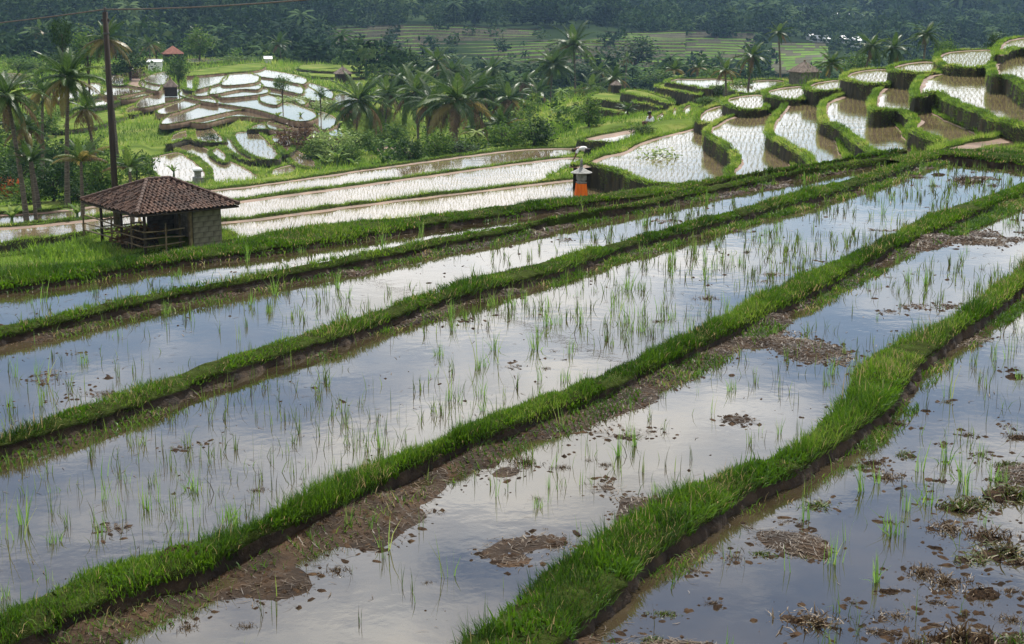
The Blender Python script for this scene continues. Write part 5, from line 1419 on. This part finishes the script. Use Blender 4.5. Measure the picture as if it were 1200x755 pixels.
# ------------------------------------------------------------------ the tile roofed shed
YZ = -4.62 + .035
def shed():
    ze = YZ + 1.5
    Cc, Lc, Rc = [at_z(x, y, ze)[:2] for x, y in ((160, 252), (74, 237), (280, 240))]
    u = Rc - Cc; a = np.linalg.norm(u) / 2; u = u / np.linalg.norm(u); v = np.array([-u[1], u[0]])
    b = float((Lc - Cc) @ v) / 2
    ctr = Cc + u * a + v * b
    rz = math.atan2(u[1], u[0])
    t = empty("shed", (ctr[0], ctr[1], YZ), rz)
    tag(t, "open sided shed with brown hip tile roof, grey block wall and bamboo rails", "shed")
    he = 1.5; rh = .45
    hr = at_d(182, 211, float(ctr[1])).z - YZ
    # roof board (soffit) and tiles
    def slope(p0, p1, q1, q0):
        return [Vector(p) for p in (p0, p1, q1, q0)]
    A, B_, C_, D_ = (-a, -b, he), (a, -b, he), (a, b, he), (-a, b, he)
    E, F_ = (-rh, 0, hr), (rh, 0, hr)
    m = MB()
    dz = Vector((0, 0, -.05))
    top = [Vector(p) for p in (A, B_, C_, D_, E, F_)]
    m.add([p + dz for p in top] + [p + dz * 2 for p in top], [(0, 1, 5, 4), (1, 2, 5), (2, 3, 4, 5), (3, 0, 4), (6, 10, 11, 7), (7, 11, 8), (8, 11, 10, 9), (9, 10, 6), (0, 6, 7, 1), (1, 7, 8, 2), (2, 8, 9, 3), (3, 9, 6, 0)])
    roof = m.build("roof", M['timber'], t)
    V = []; F = []; vv = []
    for quad in (slope(A, B_, F_, E), slope(B_, C_, F_, F_), slope(C_, D_, E, F_), slope(D_, A, E, E)):
        p0, p1, q1, q0 = quad
        ex = (p1 - p0).normalized()
        mid0 = (p0 + p1) / 2; mid1 = (q0 + q1) / 2
        up = mid1 - mid0; up = up - ex * up.dot(ex); Ls = up.length; up.normalize()
        nn = ex.cross(up).normalized()
        if nn.z < 0: nn = -nn
        W = (p1 - p0).length; rows = int(Ls / .19); 
        for r in range(rows + 1):
            s0 = r * Ls / (rows + 1); s1 = s0 + Ls / (rows + 1) * 1.25
            fr = (s0 + .02) / Ls
            l = (q0 - p0).dot(ex) * fr; rr = W - (p1 - q1).dot(ex) * fr
            n = max(1, int((rr - l) / .17))
            for k in range(n):
                x0 = l + (rr - l) * k / n; x1 = l + (rr - l) * (k + 1) / n
                g = float(np.clip(random.random() * .75 + .5 * (vnoise(np.array([x0 * 1.7 + W]), np.array([s0 * 1.7]), 12)[0] - .35), 0, 1))
                base = len(V); jz = random.uniform(-.012, .014); x0 += random.uniform(-.014, .014); x1 += random.uniform(-.01, .01); sl = random.uniform(-.02, .02) - (.06 if random.random() < .03 else 0)
                for (sv, lift) in ((s0 - .03 + sl, .04), (s1 + sl, .008)):
                    for (f, hgt) in ((0, .045), (.3, .0), (.62, .0), (.85, .045), (1.0, .05)):
                        V.append(p0 + ex * (x0 + (x1 - x0) * f) + up * sv + nn * (lift + hgt + jz)); vv.append(g)
                for q in range(4): F.append((base + q, base + q + 1, base + 5 + q + 1, base + 5 + q))
                bb = len(V)
                for q in range(5): V.append(Vector(V[base + q]) - nn * .025); vv.append(g * .6)
                for q in range(4): F.append((bb + q, bb + q + 1, base + q + 1, base + q))
    me = bpy.data.meshes.new("tiles"); me.from_pydata(V, [], F); me.materials.append(M['tile']); me.update()
    at_ = me.attributes.new("v", 'FLOAT', 'POINT'); at_.data.foreach_set("value", np.array(vv, np.float32))
    o = link("tiles", me, roof); o["kind"] = "stuff"
    for P_, Q_ in ((A, E), (B_, F_), (C_, F_), (D_, E), (E, F_)):
        m = MB(); P_, Q_ = Vector(P_), Vector(Q_); n = max(3, int((Q_ - P_).length / .24))
        for k in range(n):
            m.tube([P_.lerp(Q_, k / n) + Vector((0, 0, .05)), P_.lerp(Q_, (k + 1.12) / n) + Vector((0, 0, .045))], [.085, .07], 8)
        o = m.build("ridge_cap", M['tile'], roof, smooth=False)
        at2 = o.data.attributes.new("v", 'FLOAT', 'POINT'); at2.data.foreach_set("value", np.repeat(rng.uniform(.1, .45, len(o.data.vertices) // 16 + 1), 16)[:len(o.data.vertices)].astype(np.float32))
    ins = .5
    # posts
    for (x, y) in ((-a + ins, -b + ins), (-a + ins, b - ins), (a - ins, b - ins), (-.15, -b + ins), (-a + ins, .1), (.2, b - ins)):
        m = MB(); m.tube([(x, y, -.4), (x + .02, y, he * .6), (x, y, he + .12)], [.06, .055, .055], 7); m.build("post", M['timber'], t, smooth=True)
    for (p, q) in (((-a + ins, -b + ins, he + .08), (a - ins, -b + ins, he + .08)), ((-a + ins, -b + ins, he + .08), (-a + ins, b - ins, he + .08)), ((-a + ins, b - ins, he + .08), (a - ins, b - ins, he + .08)), ((a - ins, -b + ins, he + .08), (a - ins, b - ins, he + .08))):
        m = MB(); m.tube([p, q], .05, 6); m.build("beam", M['timber'], t)
    # block walls: front right half and the right end
    def wall(p, q, hgt, th=.14):
        p, q = Vector(p), Vector(q); d = (q - p); Lw = d.length; d.normalize(); ang = math.atan2(d.y, d.x)
        mw = MB(); R_ = Matrix.Rotation(ang, 3, 'Z')
        c = (p + q) / 2; mw.box((c.x, c.y, hgt / 2 - .2), (Lw, th - .03, hgt + .4), R_)
        w_ = mw.build("wall", M['mortar'], t)
        me = None; r = 0; z = 0.0
        bw_, bh_ = .40, .19
        mb = MB(); mb.box((0, 0, 0), (bw_ - .014, th, bh_ - .014)); bm = mb.build("block", M['block'], w_, bevel=0); me = bm.data; first = bm
        while z + bh_ <= hgt + .02:
            x = -bw_ / 2 if r % 2 else 0.0
            while x < Lw - .01:
                x0, x1 = max(x, 0), min(x + bw_, Lw)
                if x1 - x0 > .06:
                    o = first if first is not None else link("block", me, w_); first = None
                    cc = p + d * ((x0 + x1) / 2)
                    o.location = (cc.x + random.uniform(-.005, .005), cc.y + random.uniform(-.005, .005), z + bh_ / 2); o.rotation_euler = (0, 0, ang)
                    o.scale = ((x1 - x0) / bw_, 1, 1)
                x += bw_
            z += bh_; r += 1
        return w_
    wall((.35, -b + ins, 0), (a - ins, -b + ins, 0), he + .02)
    wall((a - ins, -b + ins + .09, 0), (a - ins, b - ins, 0), he + .02)
    wall((.35, b - ins, 0), (a - ins - .09, b - ins, 0), .9)
    m = MB(); m.box((.27, -b + ins, he / 2), (.09, .17, he + .2)); m.build("door_post", M['bamboo'], t)
    # bamboo rails round the open side
    for z in (.28, .55, .80):
        for (p, q) in (((-a + ins - .1, -b + ins - .08), (.0, -b + ins - .08)), ((-a + ins - .08, -b + ins - .1), (-a + ins - .08, b + .9)), ((-a + ins, b - ins + .06), (.3, b - ins + .06))):
            m = MB(); zz = z + random.uniform(-.03, .03); m.tube([(p[0], p[1], zz), ((p[0] + q[0]) / 2, (p[1] + q[1]) / 2, zz + random.uniform(-.03, .03)), (q[0], q[1], zz + random.uniform(-.05, .05))], .026, 6); m.build("rail", M['bamboo'], t, smooth=True)
    for (x, y) in ((-a + ins - .12, b + .85), (-a + ins - .12, b * .3), (-a + ins - .05, -b * .35), (-.75, -b + ins - .12)):
        m = MB(); m.tube([(x, y, -.3), (x + .02, y, 1.05)], .035, 6); m.build("rail_post", M['bamboo'], t)
    return t, ctr, rz, a, b
SH, sctr, srz, sa, sb = shed()
# dark heap of fodder inside
hp = empty("fodder_heap", (sctr[0] - .9 * math.cos(srz) - .2 * -math.sin(srz), sctr[1] - .9 * math.sin(srz) - .2 * math.cos(srz), YZ), srz)
tag(hp, "dark rounded heap inside the open half of the shed", "heap")
V, F, vv = crown_arrays(900, 24, .16, 77, .8, .3)
V[:, 2] = np.maximum(V[:, 2], -.5)
o = obj("straw", V * np.array([.75, .6, .55]) + np.array([0, 0, .36]), F, M['frond_dead'], parent=hp, v=vv)
m = MB(); m.lathe([(.85, -.1), (.8, .25), (.6, .55), (.3, .78), (.05, .86)], 14); o = m.build("core", M['timber'], hp, smooth=True); o.scale = (.8, .62, .9)

# yard: grass and tall weeds
def yard():
    x = rng.uniform(-60, 290, 42000); y = rng.uniform(258, 322, 42000)
    P = at_z(x, y, YZ)
    p, zz, dp = next(q for q in TERR if abs(q[1] + 4.62) < 1e-6)
    P = P[inside(p, P[:, 0], P[:, 1])]
    loc = (P[:, :2] - sctr) @ np.array([[math.cos(srz), -math.sin(srz)], [math.sin(srz), math.cos(srz)]])
    P = P[~((np.abs(loc[:, 0]) < sa - .55) & (np.abs(loc[:, 1]) < sb - .55))]
    k = len(P)
    V, F, vv = blades(P, rng.uniform(.03, .12, k), rng.uniform(.012, .026, k), rng.uniform(0, 6.28, k), rng.uniform(.1, 1.2, k), patchy(P, .5, 36), segs=1)
    tag(obj("yard_grass", V, F, M['grass_far'], v=vv), "short bright grass of the yard round the shed", "grass", kind="stuff")
    x = rng.normal(76, 26, 1900); y = rng.normal(296, 6, 1900)
    P = at_z(x, y, YZ); k = len(P)
    ok = inside(p, P[:, 0], P[:, 1]); P = P[ok]; k = len(P)
    V, F, vv = blades(P, rng.uniform(.15, .45, k) * (.5 + fbm(P[:, 0] * 1.2, P[:, 1] * 1.2, 8, 2)), rng.uniform(.02, .05, k), rng.uniform(0, 6.28, k), rng.uniform(.2, 1.5, k), np.clip(rng.normal(.5, .25, k), 0, 1))
    tag(obj("tall_weeds", V, F, M['grass_far'], v=np.clip(vv * .8, 0, 1)), "patch of tall lush weeds left of the shed", "weeds", kind="stuff")
yard()

# ------------------------------------------------------------------ utility pole and power line
pt = at_d(123, 14, 66)
pb = gz(pt.x, 66)
pole = empty("utility_pole", (pt.x, 66, pb)); tag(pole, "dark slender utility pole rising behind the shed", "utility pole")
H_ = pt.z - pb
m = MB(); m.tube([(0, 0, -.5), (0, 0, H_ * .5), (0, 0, H_)], [.15, .135, .115], 10); m.build("shaft", M['pole'], pole, smooth=True)
m = MB(); m.box((0, 0, H_ - .35), (.34, .12, .1)); m.build("cross_arm", M['pole'], pole)
m = MB(); m.lathe([(.04, 0), (.07, .05), (.05, .1), (.07, .15), (.03, .2)], 8, (.0, 0, H_)); m.build("insulator", M['metal'], pole)
m = MB(); m.lathe([(.14, -.04), (.15, 0), (.14, .04)], 10, (0, 0, H_ - .9)); m.build("clamp_band", M['metal'], pole)
m = MB()
wl, wr = at_d(-260, 44, 84), at_d(760, -52, 42)
top = Vector((pt.x, 66, pt.z + .1))
pts = []
for (p, q, sag) in ((wl, top, .25), (top, wr, .35)):
    for k in range(14):
        f = k / 13; r = p.lerp(q, f); r.z -= sag * 4 * f * (1 - f); pts.append(r)
m.tube(pts[:14] + pts[15:], .028, 5)
tag(m.build("power_line", M['wire'], None, smooth=True), "thin power line crossing the upper left corner", "power line")

# ------------------------------------------------------------------ shrine with orange cloth
sp = at_z(681, 231, -4.6 + .1)
sh = empty("shrine", (sp[0], sp[1], sp[2] - .02), .2); tag(sh, "small stone field shrine wrapped in orange cloth with pale umbrella roof", "shrine")
def sq(prof, c=(0, 0, 0)):
    m = MB()
    for i in range(len(prof) - 1):
        (r0, z0), (r1, z1) = prof[i], prof[i + 1]
        m.add([(-r0, -r0, z0), (r0, -r0, z0), (r0, r0, z0), (-r0, r0, z0), (-r1, -r1, z1), (r1, -r1, z1), (r1, r1, z1), (-r1, r1, z1)], [(0, 1, 5, 4), (1, 2, 6, 5), (2, 3, 7, 6), (3, 0, 4, 7)] + ([(3, 2, 1, 0)] if i == 0 else []) + ([(4, 5, 6, 7)] if i == len(prof) - 2 else []))
    return m
sq([(.24, -.2), (.24, .1), (.2, .14), (.17, .2), (.17, .62), (.2, .66), (.2, .7)]).build("pedestal", M['stone'], sh)
m = MB(); n = 40
for k in range(3):
    z = (.62, .35, .06)[k]
    m.V += [((.215 + .028 * k + .026 * math.sin(i * 2.1 + k * .3)) * max(-.8, min(.8, 1.25 * math.cos(2 * math.pi * i / n))) * 1.1, (.215 + .028 * k + .026 * math.sin(i * 2.1 + k * .3)) * max(-.8, min(.8, 1.25 * math.sin(2 * math.pi * i / n))) * 1.1, z) for i in range(n)]
m.F = [(k * n + (i + 1) % n, k * n + i, (k + 1) * n + i, (k + 1) * n + (i + 1) % n) for k in range(2) for i in range(n)]
m.build("cloth", M['orange'], sh, smooth=True)
sq([(.15, .70), (.15, .76), (.19, .78), (.19, 1.02), (.21, 1.05), (.21, 1.08)]).build("niche", M['stone'], sh)
m = MB(); m.lathe([(.47, 1.08), (.48, 1.11), (.28, 1.2), (.1, 1.3), (.05, 1.36)], 18); m.build("umbrella_roof", M['pale_stone'], sh, smooth=False)
m = MB(); m.lathe([(.05, 1.34), (.09, 1.42), (.05, 1.5), (.07, 1.56), (.02, 1.72)], 10); m.build("finial", M['stone'], sh, smooth=True)
for i, (x, y, hh, col) in enumerate([(672, 230, 14, 'leaf_dark'), (690, 231, 12, 'leaf_brown'), (664, 233, 9, 'leaf_dark')]):
    tree(x, y - hh, y, 63, 8, ["little dark shrub left of the shrine", "little reddish shrub right of the shrine", "tiny shrub between the red plant and the shrine"][i], col, name="shrub", cat="shrub", trunk=False)
# second, small stone shrine by the low paddies
s2 = at_d(232, 212, 108); s2.z = max(gz(s2.x, 108), s2.z) 
t2 = empty("stone_shrine", s2, .3); tag(t2, "small dark stone shrine with white cap beside the low paddies", "shrine")
sq([(.35, -.6), (.35, .25), (.22, .3), (.22, .62), (.3, .66), (.3, .75)]).build("pedestal", M['stone'], t2)
sq([(.34, .76), (.3, .86), (.08, .98)]).build("cap", M['white'], t2)

# ------------------------------------------------------------------ people
def person(loc, rz, sk, shirt, shorts, label, scale=1.0, hat=False):
    """joints: name -> (point, radius); one continuous skinned body"""
    t = empty("person", loc, rz, scale); tag(t, label, "person")
    J, E = sk
    def skin(name, names, edges, grow, mat, root):
        idx = {n: i for i, n in enumerate(names)}
        me = bpy.data.meshes.new(name)
        me.from_pydata([J[n][0] for n in names], [(idx[a], idx[b]) for a, b in edges], [])
        o = link(name, me, t)
        md = o.modifiers.new("skin", 'SKIN'); md.use_smooth_shade = True
        for n in names:
            d = me.skin_vertices[0].data[idx[n]]; r = J[n][1] * grow + (.012 if grow > 1 else 0); d.radius = (r, r); d.use_root = (n == root)
        ss = o.modifiers.new("sub", 'SUBSURF'); ss.levels = 1; ss.render_levels = 2
        me.materials.append(mat)
        return o
    skin("body", list(J), E, 1.0, M['skin'], 'pelvis')
    for nm, part, mat in (("shirt", shirt, M['white']), ("shorts", shorts, M['dark_cloth'])):
        ed = [e for e in E if e[0] in part and e[1] in part]
        skin(nm, part, ed, 1.18, mat, 'pelvis' if 'pelvis' in part else part[0])
    hp = Vector(J['crown'][0]); hn = Vector(J['head'][0])
    m = MB(); m.lathe([(.115, -.02), (.115, .05), (.09, .10), (.03, .125)], 10)
    o = m.build("hair", M['hair'], t, smooth=True)
    dirv = (hp - hn).normalized(); o.location = hn + dirv * .01; o.rotation_mode = 'QUATERNION'; o.rotation_quaternion = dirv.to_track_quat('Z', 'Y')
    return t
E0 = [('pelvis', 'waist'), ('waist', 'chest'), ('chest', 'neck'), ('neck', 'head'), ('head', 'crown'),
      ('chest', 'lsh'), ('lsh', 'lel'), ('lel', 'lwr'), ('lwr', 'lha'), ('lha', 'lfi'), ('chest', 'rsh'), ('rsh', 'rel'), ('rel', 'rwr'), ('rwr', 'rha'), ('rha', 'rfi'),
      ('pelvis', 'lhi'), ('lhi', 'lkn'), ('lkn', 'lan'), ('lan', 'lto'), ('pelvis', 'rhi'), ('rhi', 'rkn'), ('rkn', 'ran'), ('ran', 'rto')]
bend = {'pelvis': ((.18, 0, .86), .14), 'waist': ((.0, 0, .96), .13), 'chest': ((-.28, 0, .98), .15), 'neck': ((-.46, 0, .93), .06), 'head': ((-.56, 0, .88), .09), 'crown': ((-.66, 0, .80), .08),
        'lsh': ((-.33, .19, .95), .06), 'lel': ((-.40, .22, .66), .045), 'lwr': ((-.52, .16, .40), .035), 'lha': ((-.55, .15, .31), .038), 'lfi': ((-.57, .14, .23), .02),
        'rsh': ((-.33, -.19, .95), .06), 'rel': ((-.44, -.22, .68), .045), 'rwr': ((-.56, -.15, .42), .035), 'rha': ((-.6, -.13, .33), .038), 'rfi': ((-.62, -.12, .25), .02),
        'lhi': ((.2, .12, .80), .11), 'lkn': ((.06, .15, .44), .065), 'lan': ((.13, .15, .02), .045), 'lto': ((-.06, .17, -.05), .04), 'rhi': ((.2, -.12, .80), .11), 'rkn': ((.16, -.14, .44), .065), 'ran': ((.26, -.14, .02), .045), 'rto': ((.08, -.16, -.05), .04)}
fp = at_z(684, 194, -6.8)
person((fp[0], fp[1], -6.8), .1, (bend, E0), ['pelvis', 'waist', 'chest', 'lsh', 'lel', 'rsh', 'rel'], ['pelvis', 'lhi', 'lkn', 'rhi', 'rkn'], "person in white shirt and dark shorts bending over to plant rice", 1.15)
sit = {'pelvis': ((.0, 0, .16), .14), 'waist': ((-.02, 0, .32), .13), 'chest': ((-.08, 0, .54), .15), 'neck': ((-.14, 0, .70), .06), 'head': ((-.17, 0, .80), .09), 'crown': ((-.18, 0, .92), .08),
       'lsh': ((-.09, .2, .60), .06), 'lel': ((-.18, .24, .38), .045), 'lwr': ((-.38, .17, .40), .035), 'lha': ((-.46, .15, .40), .038), 'lfi': ((-.53, .14, .38), .02),
       'rsh': ((-.09, -.2, .60), .06), 'rel': ((-.18, -.24, .38), .045), 'rwr': ((-.38, -.17, .40), .035), 'rha': ((-.46, -.15, .40), .038), 'rfi': ((-.53, -.14, .38), .02),
       'lhi': ((-.06, .12, .16), .11), 'lkn': ((-.42, .16, .42), .07), 'lan': ((-.40, .16, .02), .045), 'lto': ((-.58, .17, .0), .04), 'rhi': ((-.06, -.12, .16), .11), 'rkn': ((-.42, -.16, .42), .07), 'ran': ((-.40, -.16, .02), .045), 'rto': ((-.58, -.17, .0), .04)}
fp = at_z(764, 154, -5.5)
person((fp[0], fp[1], max(gz(fp[0], fp[1]), -5.5) + .12), .5, (sit, E0), ['pelvis', 'waist', 'chest', 'rsh', 'rel', 'lsh', 'lel'], ['pelvis', 'lhi', 'lkn', 'rhi', 'rkn'], "person sitting on the bund beside the dark round bush", 1.4)

# ------------------------------------------------------------------ huts and houses
def house(px, y_base, d, wpx, wall_h, roof_h, depth, label, wallm, roofm, name="house", hip=True, rz=0.0, door=True, cat="house", group=None):
    c = at_d(px, y_base, d); Wd = wpx * d / FPX / 2; Dp = depth / 2
    t = empty(name, (c.x, d, c.z), rz); tag(t, label, cat, group)
    m = MB(); m.box((0, 0, wall_h / 2 - .6), (Wd * 1.7, Dp * 1.7, wall_h + 1.2)); m.build("wall", M[wallm], t)
    rg = max(0.0, Wd - Dp) if hip else Wd
    m = MB(); e = wall_h - .02
    tp = [(-Wd, -Dp, e), (Wd, -Dp, e), (Wd, Dp, e), (-Wd, Dp, e), (-rg, 0, e + roof_h), (rg, 0, e + roof_h)]
    m.add(tp + [(x, y, z - .09) for x, y, z in tp], [(0, 1, 5, 4), (1, 2, 5), (2, 3, 4, 5), (3, 0, 4), (6, 10, 11, 7), (7, 11, 8), (8, 11, 10, 9), (9, 10, 6), (0, 6, 7, 1), (1, 7, 8, 2), (2, 8, 9, 3), (3, 9, 6, 0)])
    rf = m.build("roof", M[roofm], t)
    m = MB(); m.tube([(-rg - .05, 0, e + roof_h + .03), (rg + .05, 0, e + roof_h + .03)], .07, 6); m.build("ridge", M[roofm], rf)
    if door:
        m = MB(); m.box((Wd * .2, -Dp * .85 - .02, wall_h * .4), (.8, .05, wall_h * .8)); m.build("door", M['timber'], t)
        m = MB(); m.box((-Wd * .35, -Dp * .85 - .02, wall_h * .55), (.8, .05, wall_h * .35)); wdw = m.build("window", M['timber'], t)
        m = MB(); m.box((-Wd * .35, -Dp * .85 - .05, wall_h * .55), (.64, .03, wall_h * .25)); m.build("pane", M['glass'], wdw)
    return t
house(942, 96, 140, 29, .95, .95, 2.2, "small thatched hut with grey walls among the back terraces", 'block', 'thatch', "hut", True, .5, cat="hut", door=False)
house(203, 67, 290, 25, .7, 1.4, 4.0, "red tile roofed house at the far edge of the left hillside", 'timber', 'red_roof', "house", True, .3)
house(182, 76, 262, 17, .6, .25, 3.0, "low whitewashed building left of the red roofed house", 'whitewash', 'tin', "outbuilding", False, .1, door=False)
house(200, 102, 204, 17, .1, 1.05, 2.0, "little dark thatched hut among the left terraces", 'timber', 'thatch', "hut", True, .2, cat="hut", door=False)
house(314, 71, 300, 10, .4, .4, 2.5, "small shed with white roof at the foot of the wooded hill", 'whitewash', 'tin', "shed", False, .2, door=False, cat="shed")
house(402, 92, 240, 19, .8, 1.1, 2.6, "brown roofed hut left of the slender palm", 'timber', 'thatch', "hut", True, .3, cat="hut", door=False)
house(432, 75, 300, 22, .8, 1.2, 3.0, "brown roofed hut below the dark terraced hillside", 'timber', 'thatch', "hut", True, .1, cat="hut", door=False)
house(722, 104, 196, 11, .5, .6, 1.4, "small open field shelter under the bushy palm", 'timber', 'thatch', "shelter", True, .2, cat="hut", door=False)
for (x, y, d, wp, lab) in [(962, 50, 620, 16, "long white roofed building in the valley woods"), (988, 50, 640, 7, "small white house right of the long white roof"), (1002, 52, 610, 9, "small white roofed house nearest the two dark palms"), (992, 21, 900, 26, "long white roofed hall high in the far woods"), (1014, 23, 920, 10, "white house beside the far hall"), (1036, 24, 940, 6, "tiny far white house right of the hall"),
                          (834, 8, 1150, 18, "far pale roofed building in the upper woods"), (862, 12, 1120, 9, "far pale roof right of the upper building"), (1194, 30, 800, 8, "far pale house near the right edge"), (950, 48, 640, 6, "tiny pale house left of the long white roof"), (808, 2, 1250, 12, "palest far roof at the top of the woods")]:
    house(x, y, d, wp, 1.6, 1.3, 7.0, lab, 'whitewash', 'tin', "house", False, .15, door=d < 700, group="far houses")

# ------------------------------------------------------------------ haze in the air
def haze_box():
    m = MB(); m.box((0, 1640, 8), (6000, 3400, 116))
    o = m.build("haze", None)
    o.data.materials.clear()
    mat, nt, out = new_mat("haze")
    v = nt.nodes.new("ShaderNodeVolumePrincipled")
    v.inputs["Color"].default_value = (0.42, 0.66, 1.0, 1)
    v.inputs["Density"].default_value = HAZE
    v.inputs["Anisotropy"].default_value = 0.2
    nt.links.new(v.outputs[0], out.inputs["Volume"])
    o.data.materials.append(mat)
    tag(o, "thin bluish haze filling the valley air", "haze", kind="stuff")
HAZE = 0.00011
haze_box()
